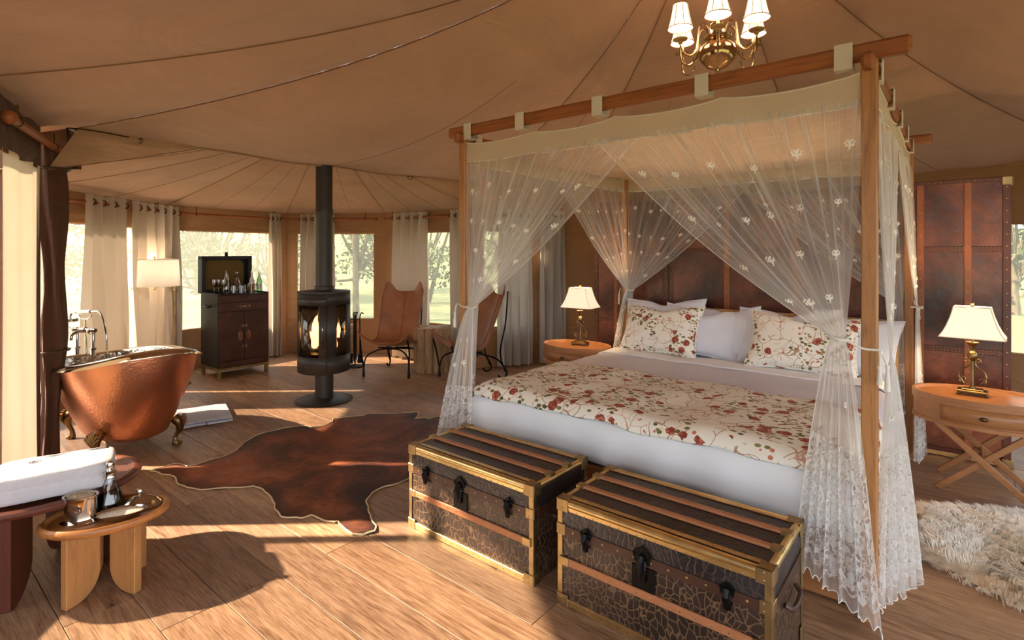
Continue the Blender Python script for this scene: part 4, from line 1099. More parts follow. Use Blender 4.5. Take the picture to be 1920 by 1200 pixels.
shell(0, 'copper_shell', M['copper']); shell(.018, 'nickel_lining', M['nickel'])
mb = MB(); n = 80
def rimp(th, o, dz):
    x, y, z = tubpt(th, 0); l = math.hypot(x, y); return (x+o*x/l, y+o*y/l, z+dz)
prof = [(-.02, .0), (-.012, .013), (.006, .017), (.026, .010), (.040, -.004), (.040, -.014), (.028, -.016), (.012, -.006), (0, -.010)]
vs = []; fs = []; m = len(prof)
for k in range(n):
    th = 2*PI*k/n
    lip = 1+.9*max(0, math.cos(th))**3
    for o, dz in prof: vs.append(rimp(th, o*lip, dz*(1+.2*max(0, math.cos(th)))))
for k in range(n):
    for j in range(m-1): fs.append((k*m+j, ((k+1) % n)*m+j, ((k+1) % n)*m+j+1, k*m+j+1))
mb.add(vs, fs); make_obj('rolled_rim', mb, M['rim'], tub, angle=60)
for (x, y) in ((.37, -.22), (.37, .22), (-.35, -.21), (-.35, .21)):
    sx = 1 if x > 0 else -1; sy = 1 if y > 0 else -1; d = Vector((sx*.6, sy*.8, 0)); mb = MB()
    pts = [Vector((x, y, .20))-d*.0, Vector((x, y, .16))+d*.035, Vector((x, y, .11))+d*.035, Vector((x, y, .06))+d*.012, Vector((x, y, .025))+d*.012, Vector((x, y, .0))+d*.022]
    mb.tube(crv(pts, 4), [.030, .033, .036, .036, .034, .031, .028, .025, .021, .018, .016, .015, .015, .016, .018, .021, .024, .026, .027, .026, .024], 10)
    mb.ball(tuple(Vector((x, y, .014))+d*.035), .022, 10, .6)
    foot = make_obj('claw_foot', mb, M['footbrass'], tub)
    m2 = MB(); sd = Vector((-d.y, d.x, 0))
    for k in range(7):
        a = (k-3)*.36; e = Vector((x, y, .135))+d*.052; tip = e+sd*math.sin(a)*.055+Vector((0, 0, .085*math.cos(a)))+d*.012
        m2.tube([e-Vector((0, 0, .03)), e.lerp(tip, .5)+d*.012, tip], [.006, .010, .008], 6)
    make_obj('shell_ornament', m2, M['footbrass'], foot)

# bath taps
tp = thing('bath_tap', 'chrome freestanding bath tap with hand shower behind the bath', 'tap', (-3.55, 4.50, 0), R(-18))
for x in (-.095, .095):
    mb = MB(); mb.tube([(x, 0, 0), (x, 0, .60), (x, 0, .61), (x, 0, .745)], [.021, .021, .015, .015], 12); mb.lathe([(.045, .0), (.045, .006), (.024, .016)], 16, (x, 0, 0)); mb.lathe([(.022, .595), (.026, .602), (.022, .61)], 14, (x, 0, 0)); make_obj('standpipe', mb, M['chrome'], tp)
mb = MB(); mb.tube([(-.11, 0, .755), (.12, 0, .755)], .017, 12); mb.ball((-.095, 0, .755), .022, 10); mb.ball((.095, 0, .755), .022, 10); mb.ball((0, 0, .755), .026, 12)
mb.tube(crv([(.03, -.02, .75), (.04, -.09, .752), (.042, -.13, .73), (.042, -.135, .69)], 4), .013, 10); make_obj('mixer_body', mb, M['chrome'], tp)
for x in (-.075, .115):
    mb = MB(); mb.tube([(x, 0, .755), (x, -.055, .755)], .009, 8)
    for k in range(4):
        a = PI/4+k*PI/2; mb.tube([(x, -.055, .755), (x+.032*math.cos(a), -.055, .755+.032*math.sin(a))], [.006, .004], 6); mb.ball((x+.032*math.cos(a), -.055, .755+.032*math.sin(a)), .006, 6)
    make_obj('cross_handle', mb, M['chrome'], tp)
mb = MB(); mb.tube([(0, 0, .3), (0, 0, .78)], .008, 8); mb.tube([(0, 0, .78), (0, 0, .845)], .007, 8)
mb.tube([(.075*math.cos(PI+PI*j/12), 0, .885+.042*math.sin(PI+PI*j/12)) for j in range(13)], .006, 8); make_obj('cradle', mb, M['chrome'], tp)
hs = MB(); hs.tube([(-.10, 0, .897), (.10, 0, .912)], .008, 8); hs.tube(crv([(-.10, 0, .897), (-.15, 0, .893), (-.175, 0, .87), (-.18, 0, .845)], 4), .010, 8); hs.lathe([(.012, .855), (.058, .842), (.058, .818), (.001, .815)], 20, (-.18, 0, 0)); hso = make_obj('hand_shower', hs, M['chrome'], tp)
mb = MB(); mb.tube([(-.06, 0, .900), (.065, 0, .909)], [.015, .016], 12); make_obj('handle_grip', mb, M['porcelain'], hso)
mb = MB(); mb.tube(crv([(.10, 0, .912), (.17, .0, .905), (.22, 0, .82), (.25, 0, .68), (.24, 0, .45), (.15, .02, .35), (.04, 0, .42), (.01, 0, .70)], 6), .007, 8); make_obj('hose', mb, M['chrome'], tp)

# folded bath mat
bm = thing('bath_mat', 'folded white bath mat lying on the floor beside the bath', 'bath mat', (-2.60, 4.57, 0), R(34))
def fold(mb, x0, x1, y0, y1, z0, th, r=None):
    r = r or th/2
    def f(a, b):
        ang = 2*PI*b; x = x0+(x1-x0)*a; yc = (y0+y1)/2; hw = (y1-y0)/2-r
        cy = math.copysign(min(1, abs(math.cos(ang))**.35), math.cos(ang)); cz = math.copysign(min(1, abs(math.sin(ang))**.6), math.sin(ang))
        e = 1-.10*max(0, abs(2*a-1)-.85)/.15
        return (x, yc+cy*(hw+r)*(1 if e > .95 else .985), z0+th/2+cz*th/2*e+.004*mnoise.noise(Vector((x*9, cy*3, z0*7))))
    mb.grid(f, 14, 28)
    n0 = len(mb.v)-15*29
    mb.f.append(tuple(n0+j for j in range(28))); mb.f.append(tuple(n0+14*29+j for j in range(28))[::-1])
mb = MB(); fold(mb, -.19, -.005, -.25, .25, .0, .030); fold(mb, .005, .19, -.25, .25, .0, .030); make_obj('lower_fold', mb, M['terry'], bm)
mb = MB(); fold(mb, -.185, .185, -.245, .245, .030, .016); make_obj('upper_fold', mb, M['terry'], bm)
mb = MB()
for y in (-.16, -.10, .10, .16):
    for k in range(12): mb.dot((-.16+k*.029, y, .046), .008, (0, 0, 1), .3)
make_obj('woven_pattern', mb, M['lilac'], bm)['kind'] = 'stuff'

# ================================================================== BAR CABINET
cb = thing('bar_cabinet', 'dark leather trunk bar cabinet with raised lid on a bronze stand', 'cabinet', (-3.22, 5.92, 0), math.atan2(D2.y, D2.x))
W0, D0 = .57, .45
mb = MB(); mb.box((W0/2, D0/2, .52), (W0, D0, .80), .004); make_obj('body', mb, M['leatherblk'], cb, smooth=False)
mb = MB(); mb.box((W0/2, D0/2, .105), (W0+.012, D0+.012, .03), .003)
for x in (.02, W0-.02):
    for y in (.02, D0-.02): mb.box((x, y, .046), (.036, .036, .092), .003)
make_obj('bronze_stand', mb, M['oldbrass'], cb, smooth=False)
def plate(x0, x1, z0, z1, name, mat, y=-.006, parent=cb, th=.012):
    mb = MB(); mb.box(((x0+x1)/2, y, (z0+z1)/2), (x1-x0, th, z1-z0), .002); return make_obj(name, mb, M[mat], parent, smooth=False)
plate(.012, W0-.012, .125, .185, 'plinth_panel', 'leatherdk')
for i, (x0, x1) in enumerate(((.012, W0/2-.003), (W0/2+.003, W0-.012))):
    d = plate(x0, x1, .192, .735, 'door', 'leatherdk'); hx = W0/2-.045 if i == 0 else W0/2+.045
    m2 = MB(); m2.lathe([(.001, 0), (1, 0), (.9, .004), (.001, .005)], 18, (0, 0, 0), .024, .055); m2.v = [(hx+p[0], -.012-p[2], .46+p[1]) for p in m2.v]; make_obj('handle_plate', m2, M['oldbrass'], d)
    m2 = MB(); m2.tube(crv([(hx, -.014, .505), (hx, -.04, .485), (hx, -.045, .46), (hx, -.04, .435), (hx, -.014, .415)], 4), .010, 8); make_obj('handle', m2, M['strapleather'], d)
    for z in (.57, .34):
        m2 = MB(); cx = W0/2+(-.018 if i == 0 else .018)
        for k in range(5): m2.ball((cx+.014*math.cos(k*1.256), -.014, z+.016*math.sin(k*1.256)), .006, 6)
        m2.box((cx, -.013, z), (.02, .006, .016), .001); make_obj('clasp', m2, M['oldbrass'], d)
dr = plate(.012, W0-.012, .742, .835, 'drawer', 'leatherdk')
m2 = MB(); m2.box((W0/2, -.016, .79), (.05, .008, .022), .003)
for x in (-.052, .052): m2.ball((W0/2+x, -.014, .79), .014, 8)
make_obj('drawer_pull', m2, M['oldbrass'], dr)
plate(.012, W0-.012, .842, .916, 'top_panel', 'leatherdk'); plate(W0/2-.045, W0/2+.045, .850, .91, 'lock_plate', 'bandleather', -.014)
m2 = MB(); m2.tube(crv([(-.004, .17, .80), (-.03, .185, .79), (-.03, .265, .79), (-.004, .28, .80)], 4), .012, 8); make_obj('side_handle', m2, M['iron'], cb)
mb = MB(); zl0, zl1 = .925, 1.355; yb = D0-.02
mb.box((W0/2, yb+.10, (zl0+zl1)/2), (W0, .012, zl1-zl0), .002)
for x in (.02, W0-.02): mb.box((x, yb+.045, (zl0+zl1)/2), (.04, .11, zl1-zl0), .003)
mb.box((W0/2, yb+.045, zl1-.02), (W0, .11, .04), .003); mb.box((W0/2, yb+.045, zl0+.01), (W0, .11, .02), .003)
lid = make_obj('lid', mb, M['blackhide'], cb, smooth=False)
mb = MB(); mb.prism([(-.225, -.17), (.225, -.17), (.225, .13), (.18, .17), (-.18, .17), (-.225, .13)], 0, .01); mb.v = [(W0/2+p[0], yb+.09-p[2], 1.135+p[1]) for p in mb.v]; make_obj('lining', mb, M['suede'], lid, smooth=False)
mb = MB(); mb.box((W0/2, yb+.03, 1.375), (.035, .012, .05), .004); mb.ball((W0/2, yb+.03, 1.39), .014, 8); make_obj('hasp', mb, M['iron'], lid)
mb = MB(); mb.box((W0/2, D0/2, .923), (W0-.06, D0-.06, .006), .002)
for x in (.012, W0-.012): mb.box((x, D0/2, .93), (.024, D0, .02), .002)
mb.box((W0/2, D0-.012, .93), (W0, .024, .02), .002); make_obj('serving_tray', mb, M['blackhide'], cb, smooth=False)
cm = cb.matrix_basis.copy(); CB = Matrix.Translation((-3.22, 5.92, 0)) @ Matrix.Rotation(math.atan2(D2.y, D2.x), 4, 'Z')
def on_cab(x, y): p = CB @ Vector((x, y, .926)); return p
def vessel(name, prof, x, y, mat, label, cat, group, extra=None):
    t = thing(name, label, cat, on_cab(x, y), 0, group)
    mb = MB(); mb.lathe(prof, 18); make_obj('vessel', mb, M[mat], t)
    if extra:
        for nm, pf, mt in extra: m2 = MB(); m2.lathe(pf, 14); make_obj(nm, m2, M[mt], t)
gl = [(.001, .004), (.03, .004), (.032, .0), (.034, .03), (.036, .09), (.033, .09), (.030, .008), (.001, .008)]
wine = [(.001, .0), (.03, .002), (.005, .008), (.004, .07), (.022, .09), (.032, .125), (.028, .165), (.026, .165), (.03, .125), (.02, .094), (.001, .08)]
dec = [(.001, .0), (.045, .002), (.05, .03), (.045, .09), (.018, .125), (.014, .16), (.022, .175), (.018, .175), (.011, .16), (.04, .09), (.045, .03), (.001, .008)]
bot = [(.001, .0), (.030, .002), (.032, .01), (.032, .12), (.024, .155), (.012, .185), (.011, .23), (.013, .235), (.001, .236)]
g_ = 'glassware on the bar cabinet'
vessel('wine_glass', wine, .07, .26, 'glass', 'clear wine glass at the left end of the bar cabinet', 'glass', g_)
vessel('wine_glass', wine, .13, .30, 'glass', 'clear wine glass second from the left on the bar cabinet', 'glass', g_)
vessel('wine_glass', wine, .135, .17, 'glass', 'clear wine glass in the front left of the bar cabinet', 'glass', g_)
vessel('carafe', [(r_*.9, z*1.5) for r_, z in dec], .20, .26, 'glass', 'tall clear carafe left of centre on the bar cabinet', 'carafe', g_)
vessel('tumbler', gl, .225, .13, 'glass', 'clear tumbler at the front of the bar cabinet below the carafe', 'glass', g_)
vessel('tumbler', gl, .30, .10, 'glass', 'clear tumbler at the front centre of the bar cabinet', 'glass', g_)
vessel('decanter', [(r_, z*1.15) for r_, z in dec], .31, .24, 'glass', 'clear decanter with round stopper in the middle of the bar cabinet', 'decanter', g_, [('stopper', [(.001, .19), (.012, .195), (.012, .21), (.020, .225), (.018, .245), (.001, .25)], 'glass')])
vessel('tumbler', gl, .385, .20, 'glass', 'clear tumbler right of the decanter on the bar cabinet', 'glass', g_)
vessel('ice_bucket', [(.001, .004), (.04, .004), (.042, .0), (.05, .11), (.047, .11), (.038, .01), (.001, .01)], .43, .13, 'silver', 'small silver ice bucket on the bar cabinet', 'bucket', g_)
vessel('bottle', bot, .475, .22, 'porcelain', 'white labelled bottle second from right on the bar cabinet', 'bottle', g_, [('cap', [(.001, .232), (.013, .232), (.013, .25), (.001, .251)], 'brass')])
vessel('bottle', bot, .53, .15, 'greenglass', 'green glass bottle at the right end of the bar cabinet', 'bottle', g_, [('label', [(.0325, .04), (.0325, .10)], 'porcelain'), ('cap', [(.001, .232), (.013, .232), (.013, .25), (.001, .251)], 'silver')])

# ================================================================== FLOOR LAMP
fl = thing('floor_lamp', 'brass floor lamp with cream drum shade beside the bar cabinet', 'lamp', (-3.56, 5.72, 0))
mb = MB(); mb.lathe([(.001, 0), (.14, 0), (.145, .012), (.13, .024), (.05, .034), (.02, .05), (.012, .06)], 28); make_obj('base', mb, M['oldbrass'], fl)
mb = MB(); mb.tube([(0, 0, .04), (0, 0, 1.08)], .011, 10); make_obj('pole', mb, M['oldbrass'], fl)
mb = MB(); mb.ball((0, 0, 1.0), .02, 10); mb.tube([(0, 0, .97), (0, 0, 1.03)], .016, 10); make_obj('collar', mb, M['oldbrass'], fl)
mb = MB(); mb.tube([(0, 0, 1.05), (-.19, -.04, 1.035)], .008, 8); mb.tube([(-.19, -.04, 1.0), (-.19, -.04, 1.34)], .007, 8); mb.ball((-.19, -.04, 1.015), .014, 8); make_obj('swing_arm', mb, M['brass'], fl)
mb = MB(); mb.lathe([(.235, 1.045), (.218, 1.325)], 40, (-.19, -.04, 0)); make_obj('drum_shade', mb, M['shade_off'], fl)
mb = MB()
for r_, z in ((.218, 1.325),): mb.tube([(-.19+r_*math.cos(2*PI*k/40), -.04+r_*math.sin(2*PI*k/40), z) for k in range(40)], .004, 5, closed=True)
for k in range(3): mb.tube([(-.19, -.04, 1.32), (-.19+.218*math.cos(k*2.09), -.04+.218*math.sin(k*2.09), 1.32)], .003, 5)
make_obj('shade_ring', mb, M['shade_off'], fl)
mb = MB(); mb.ball((-.19, -.04, 1.345), .012, 8); make_obj('finial', mb, M['brass'], fl)
mb = MB(); mb.ball((-.19, -.04, 1.17), .03, 10, 1.3); make_obj('bulb', mb, M['bulb'], fl)
ld = bpy.data.lights.new('lamp_light', 'POINT'); ld.energy = 4; ld.color = (1.0, .80, .60); ld.shadow_soft_size = .04
lo = bpy.data.objects.new('lamp_light', ld); COL.objects.link(lo); lo.parent = fl; lo.location = (-.19, -.04, 1.23)

# ================================================================== STOVE
sv = thing('wood_stove', 'round black wood-burning stove with glass door on a pedestal', 'stove', (-1.78, 5.13, 0), math.atan2(-5.13, 1.78))
SR = .235
def sect(a0, a1, z0, z1, r, name, mat, th=.0, parent=sv, n=None):
    n = n or max(2, int(abs(a1-a0)/4)); mb = MB()
    mb.grid(lambda a, b: (r*math.cos(R(a0+(a1-a0)*a)), r*math.sin(R(a0+(a1-a0)*a)), z0+(z1-z0)*b), n, 1)
    o = make_obj(name, mb, M[mat], parent)
    if th: md = o.modifiers.new('t', 'SOLIDIFY'); md.thickness = th; md.offset = 0
    return o
ZB, Z1, Z2, ZTT = .288, .445, .915, 1.02
sect(-180, 180, ZB, Z1, SR, 'lower_drum', 'stove', .006, n=72); sect(-180, 180, Z2, ZTT, SR, 'upper_drum', 'stove', .006, n=72)
for a0, a1 in ((-10, 26), (56, 130), (178, 240), (-112, -68)): sect(a0, a1, Z1, Z2, SR, 'drum_wall', 'stove', .006)
for a0, a1, nm in ((-68, -10, 'door_glass'), (26, 56, 'side_glass'), (130, 178, 'rear_glass'), (-120+0, -112, 'edge_glass')): sect(a0, a1, Z1, Z2, SR-.004, nm, 'stoveglass', .003)
dframe = []
for a0, a1, z0, z1 in ((-72, 6, Z2, .985), (-72, 6, .325, Z1), (-11, 6, Z1, Z2), (-72, -67, Z1, Z2)): dframe.append(sect(a0, a1, z0, z1, SR+.006, 'door_frame', 'stove', .010))
a = R(-3); mb = MB(); p = Vector((math.cos(a), math.sin(a), 0))*(SR+.014)
mb.tube(crv([p+Vector((0, 0, .60)), p*1.10+Vector((0, 0, .62)), p*1.12+Vector((0, 0, .67)), p*1.10+Vector((0, 0, .72)), p+Vector((0, 0, .735))], 4), .007, 8)
mb.tube([p+Vector((0, 0, .58)), p*1.05+Vector((0, 0, .575)), p+Vector((0, 0, .53))], .009, 8); make_obj('door_handle', mb, M['chrome'], sv)
mb = MB(); mb.lathe([(.001, .012), (SR-.02, .012), (SR-.02, 0), (SR+.004, 0), (SR+.004, .010), (.001, .03)], 56, (0, 0, ZTT+.005)); mb.lathe([(SR-.012, 0), (SR-.012, -.006), (SR+.003, -.008), (SR+.003, -.018), (.1, -.018)], 56, (0, 0, ZTT+.005)); make_obj('top_plate', mb, M['stove'], sv)
mb = MB(); mb.lathe([(.001, ZB-.012), (SR-.03, ZB-.012), (SR, ZB), (SR-.01, ZB+.05), (.001, ZB+.05)], 56); make_obj('bottom_pan', mb, M['stove'], sv)
mb = MB(); mb.lathe([(.083, .02), (.083, ZB-.01)], 32); make_obj('pedestal', mb, M['stove'], sv)
mb = MB(); mb.lathe([(.001, 0), (.255, 0), (.262, .008), (.24, .018), (.1, .034), (.001, .036)], 56); make_obj('foot_plate', mb, M['stove'], sv)
mb = MB(); mb.lathe([(.086, ZTT+.02), (.086, ZTT+.06), (.076, ZTT+.065), (.076, 1.74), (.080, 1.75), (.080, 1.80), (.076, 1.81), (.076, 2.58)], 32); make_obj('flue_pipe', mb, M['stove'], sv)
mb = MB(); mb.lathe([(.001, Z1-.02), (SR-.03, Z1-.02), (SR-.03, Z1+.02), (.001, Z1+.02)], 40); make_obj('fire_grate', mb, M['iron'], sv)
for i, (x, y, a) in enumerate(((.02, -.03, .4), (-.04, .04, 1.5), (.05, .05, 2.4))):
    mb = MB(); mb.tube([(x-.11*math.cos(a), y-.11*math.sin(a), Z1+.05+.03*i), (x+.11*math.cos(a), y+.11*math.sin(a), Z1+.055+.03*i)], .03, 9); make_obj('burning_log', mb, M['charlog'], sv)
rf = random.Random(5)
for i in range(9):
    x, y = rf.uniform(-.10, .11), rf.uniform(-.12, .12); h = rf.uniform(.16, .34); mb = MB(); w_ = rf.uniform(.022, .042)
    pts = []; rr = []
    for k in range(9):
        t_ = k/8; pts.append((x+.035*math.sin(3.5*t_+i)*t_, y+.035*math.cos(4*t_+i*2)*t_, Z1+.06+h*t_)); rr.append(w_*(1-t_)**.7*(.5+1.2*t_*(1-t_)*2)+.0015)
    mb.tube(pts, rr, 8); make_obj('flame', mb, M['flame'], sv)
ld = bpy.data.lights.new('fire_light', 'POINT'); ld.energy = 6; ld.color = (1.0, .45, .15); ld.shadow_soft_size = .06
lo = bpy.data.objects.new('fire_light', ld); COL.objects.link(lo); lo.parent = sv; lo.location = (.06, -.05, Z1+.25)

# ================================================================== BUTTERFLY CHAIRS
def bchair(loc, rot, label):
    t = thing('butterfly_chair', label, 'chair', loc, rot, 'leather butterfly chairs')
    prof = crv([(-.37, .375), (-.24, .345), (-.06, .315), (.08, .36), (.17, .50), (.24, .68), (.30, .84), (.335, .915)], 5)
    prof = [(p[0], p[1]) for p in [Vector((q[0], q[1], 0)) for q in prof]]
    N = len(prof)-1
    wd = [(0, .30), (.2, .29), (.4, .25), (.6, .245), (.8, .255), (1, .25)]
    def width(b):
        for (b0, w0), (b1, w1) in zip(wd, wd[1:]):
            if b <= b1: return w0+(w1-w0)*(b-b0)/(b1-b0)
        return wd[-1][1]
    def f(a, b):
        x = 2*a-1; k = b*N; i = min(int(k), N-1); q = k-i
        y = prof[i][0]*(1-q)+prof[i+1][0]*q; z = prof[i][1]*(1-q)+prof[i+1][1]*q
        fr = max(0, 1-b/.22); bk = max(0, (b-.80)/.20)
        z += .05*x*x*(1-bk)+.11*abs(x)**3*fr**1.3; y -= .05*abs(x)**3*fr
        y -= .085*x*x*min(1, max(0, (b-.3)/.3)); z += .125*math.exp(-((abs(x)-.80)/.22)**2)*bk**1.2-.03*max(0, abs(x)-.9)/.1*bk
        y += .10*(1-x*x)*fr**2*.7
        w_ = width(b); 
        tip = max(0, (bk-.55)/.45); w2 = w_*(1-.0*tip)
        return (x*w2, y, z)
    mb = MB(); mb.grid(f, 28, 40); o = make_obj('leather_sling', mb, M['leather'], t, angle=80); md = o.modifiers.new('t', 'SOLIDIFY'); md.thickness = .006
    m2 = MB(); m2.tube([Vector(f(.5, b/30))+Vector((0, -.004, .004)) for b in range(31)], .0035, 5); make_obj('centre_seam', m2, M['strapleather'], o)
    m2 = MB(); m2.tube([f(0, b/30) for b in range(31)]+[f(a/12, 1) for a in range(1, 12)]+[f(1, 1-b/30) for b in range(31)]+[f(1-a/12, 0) for a in range(1, 12)], .006, 6, closed=True); make_obj('edge_binding', m2, M['strapleather'], o)
    for s_ in (-1, 1):
        # wing pockets
        m3 = MB(); m3.grid(lambda a, b: tuple(Vector(f((.0 if s_ < 0 else .76)+.24*a, .86+.14*b))+Vector((0, -.010, .006))), 8, 6); make_obj('corner_pocket', m3, M['leather'], o, angle=80)
        m2 = MB(); fx = .265*s_
        m2.tube(crv([(fx, -.31, .0), (fx, -.31, .10), (fx*1.06, -.34, .28), (fx*1.04, -.38, .43)], 5), .010, 8)
        m2.tube(crv([(fx, -.31, .09), (fx*.92, -.28, .22), (fx*.5, -.2, .285), (0, -.16, .295)], 5), .009, 8)
        m2.tube([(fx, -.31, 0), (fx, -.31, .05), (fx, -.31, .06), (fx, -.31, .09)], [.018, .017, .013, .013], 8); make_obj('front_leg', m2, M['iron'], t)
        m2 = MB(); bx = .195*s_
        m2.tube(crv([(bx, .20, .05), (bx, .24, .015), (bx, .29, .03), (bx, .30, .09), (bx*.9, .20, .22), (bx*.5, .02, .285), (0, -.10, .285)], 5), .010, 8)
        m2.tube(crv([(bx, .29, .08), (bx*1.05, .22, .30), (bx*1.1, .28, .62), (bx*1.1, .31, .97)], 5), .009, 8); make_obj('back_leg', m2, M['iron'], t)
    m2 = MB(); m2.tube([(-.2, -.05, .285), (.2, -.05, .285)], .010, 8); m2.tube([(0, -.2, .29), (0, .1, .285)], .009, 8); make_obj('cross_bar', m2, M['iron'], t)
    return t
bchair((-1.36, 6.36, 0), R(-9), 'tan leather butterfly chair facing the room beside the stove')
bchair((-.42, 6.02, 0), R(-62), 'tan leather butterfly chair half hidden by the front left bed net')

# log side table
lt = thing('log_table', 'side table made of a bundle of bare upright logs', 'table', (-.95, 6.42, 0))
rl = random.Random(9)
for k in range(11):
    a = 2*PI*k/11+.1; r_ = rl.uniform(.050, .062); rr_ = .165
    if k == 10: rr_ = .155
    mb = MB(); x, y = rr_*math.cos(a), rr_*math.sin(a)*.92; h = .515+rl.uniform(-.008, .008)
    mb.tube([(x, y, 0), (x+rl.uniform(-.006, .006), y, .17), (x+rl.uniform(-.006, .006), y, .34), (x, y, h)], [r_*rl.uniform(.94, 1.05) for _ in range(4)], 12); make_obj('log', mb, M['logwood'], lt)
for k in range(4):
    a = 2*PI*k/4+.5; mb = MB(); mb.tube([(.07*math.cos(a), .07*math.sin(a), 0), (.07*math.cos(a), .07*math.sin(a), .512)], .056, 12); make_obj('log', mb, M['logwood'], lt)

# fire tools
ft = thing('fire_tool_stand', 'black iron fire tool stand between the stove and the leather chair', 'fire tools', (-1.92, 6.62, 0))
mb = MB(); mb.lathe([(.001, 0), (.10, 0), (.10, .012), (.02, .02), (.008, .03)], 20); mb.tube([(0, 0, .02), (0, 0, .64)], .008, 8); mb.tube([(.02*math.cos(k), .02*math.sin(k), .66+.0*k) for k in [2*PI*j/10 for j in range(10)]], .006, 6, closed=True)
mb.tube([(-.06, 0, .58), (.06, 0, .58)], .006, 6); mb.tube([(0, -.05, .58), (0, .05, .58)], .006, 6); make_obj('stand', mb, M['iron'], ft)
for i, (x, y) in enumerate(((-.06, 0), (.06, 0), (0, -.05), (0, .05))):
    mb = MB(); mb.tube(crv([(x, y, .08), (x, y, .5), (x, y, .60), (x*1.3, y*1.3, .66), (x*1.6+.01, y*1.6, .645)], 4), .007, 7)
    if i == 0: mb.box((x, y, .10), (.07, .012, .12), .004)
    elif i == 1: mb.tube([(x, y, .16), (x, y, .05)], [.02, .032], 10)
    else: mb.tube(crv([(x, y, .10), (x+.01, y, .07), (x+.03, y, .08)], 4), .006, 6)
    make_obj(['shovel', 'brush', 'poker', 'tongs'][i], mb, M['iron'], ft)
lg = thing('firewood_log', 'pale split log leaning behind the stove', 'log', (-2.02, 6.75, 0))
mb = MB(); mb.tube([(-.05, 0, .0), (0, 0, .22), (.04, .02, .50)], [.045, .048, .044], 10); make_obj('log', mb, M['logend'], lg)

# ================================================================== RUGS
hp = [(283,885),(296,881),(310,876),(325,872),(337,871),(350,877),(367,873),(385,867),(402,862),(420,857),(445,846),(455,832),(480,818),(500,812),(520,807),(540,803),(570,799),(583,803),(605,800),(624,793),(625,786),(645,784),(680,781),(690,777),(720,777),(750,776),(783,774),(785,779),(778,787),(795,785),(805,787),(820,783),(838,780),(866,792),(874,812),(850,840),(822,858),(800,880),(768,899),(745,908),(722,915),(705,921),(697,926),(688,940),(690,955),(694,968),(704,987),(702,999),(682,1005),(660,1004),(647,995),(633,979),(628,982),(610,977),(594,973),(582,967),(565,974),(541,973),(526,970),(516,959),(515,946),(509,936),(502,927),(491,920),(476,913),(447,916),(410,918),(376,920),(351,917),(335,910),(330,899),(318,892),(301,890)]
sp = [ground(*q) for q in ((330,890),(400,888),(480,872),(560,880),(610,890),(650,880),(700,860),(760,830),(800,810))]
def near_spine(p):
    best = None
    for a, b in zip(sp, sp[1:]):
        d = b-a; t_ = max(0, min(1, (p-a).dot(d)/d.length_squared)); q = a+d*t_
        if best is None or (p-q).length < (p-best).length: best = q
    return best
out = []
gp = [ground(*q) for q in hp]
for i in range(len(gp)):
    a = gp[i]; b = gp[(i+1) % len(gp)]
    for k in range(3):
        q = a.lerp(b, k/3); q += Vector((.008*mnoise.noise(q*14), .008*mnoise.noise(q*14+Vector((9, 9, 9))), 0)); out.append(q)
from mathutils.geometry import delaunay_2d_cdt
def inside(p):
    c_ = False; j = len(out)-1
    for i in range(len(out)):
        a, b = out[i], out[j]
        if (a.y > p.y) != (b.y > p.y) and p.x < (b.x-a.x)*(p.y-a.y)/(b.y-a.y)+a.x: c_ = not c_
        j = i
    return c_
def edist(p):
    d = 9.0
    for i in range(len(out)):
        a = out[i-1]; b = out[i]; e = b-a; t_ = max(0, min(1, (p-a).dot(e)/max(e.length_squared, 1e-9))); d = min(d, (p-a-e*t_).length)
    return d
pts2 = [Vector((p.x, p.y)) for p in out]; x = -2.6
while x < .3:
    y = 2.2
    while y < 5.2:
        p = Vector((x+.012*math.sin(y*90), y, 0))
        if inside(p) and edist(p) > .022: pts2.append(Vector((p.x, p.y)))
        y += .045
    x += .045
rr_ = delaunay_2d_cdt(pts2, [(i, (i+1) % len(out)) for i in range(len(out))], [], 1, 1e-6)
mb = MB(); vs = []; uv = []
for q in rr_[0]:
    p = Vector((q.x, q.y, 0)); d = edist(p); f = min(1, d/.10)
    z = .005+.010*f+(.014*mnoise.noise(Vector((q.x*2.4, q.y*2.4, 3)))+.006*mnoise.noise(Vector((q.x*7, q.y*7, 1))))*f
    sp_ = (p-near_spine(p)).length; z -= .008*math.exp(-(sp_/.03)**2)
    vs.append((q.x, q.y, max(z, .004))); uv.append((min(1, d/.42), 0))
mb.add(vs, [tuple(f) for f in rr_[2]]); mb.uv = uv
t = thing('cowhide_rug', 'reddish brown cowhide rug spread on the floor', 'rug', (-1.2, 3.2, 0))
mb.v = [(p[0]+1.2, p[1]-3.2, p[2]) for p in mb.v]; make_obj('hide', mb, M['hide'], t)
m2 = MB(); m2.tube([(p.x+1.2, p.y-3.2, .004+.003*(1+math.sin(i*.9))) for i, p in enumerate(out)], .0045, 5, closed=True); make_obj('raw_edge', m2, M['hideback'], t)

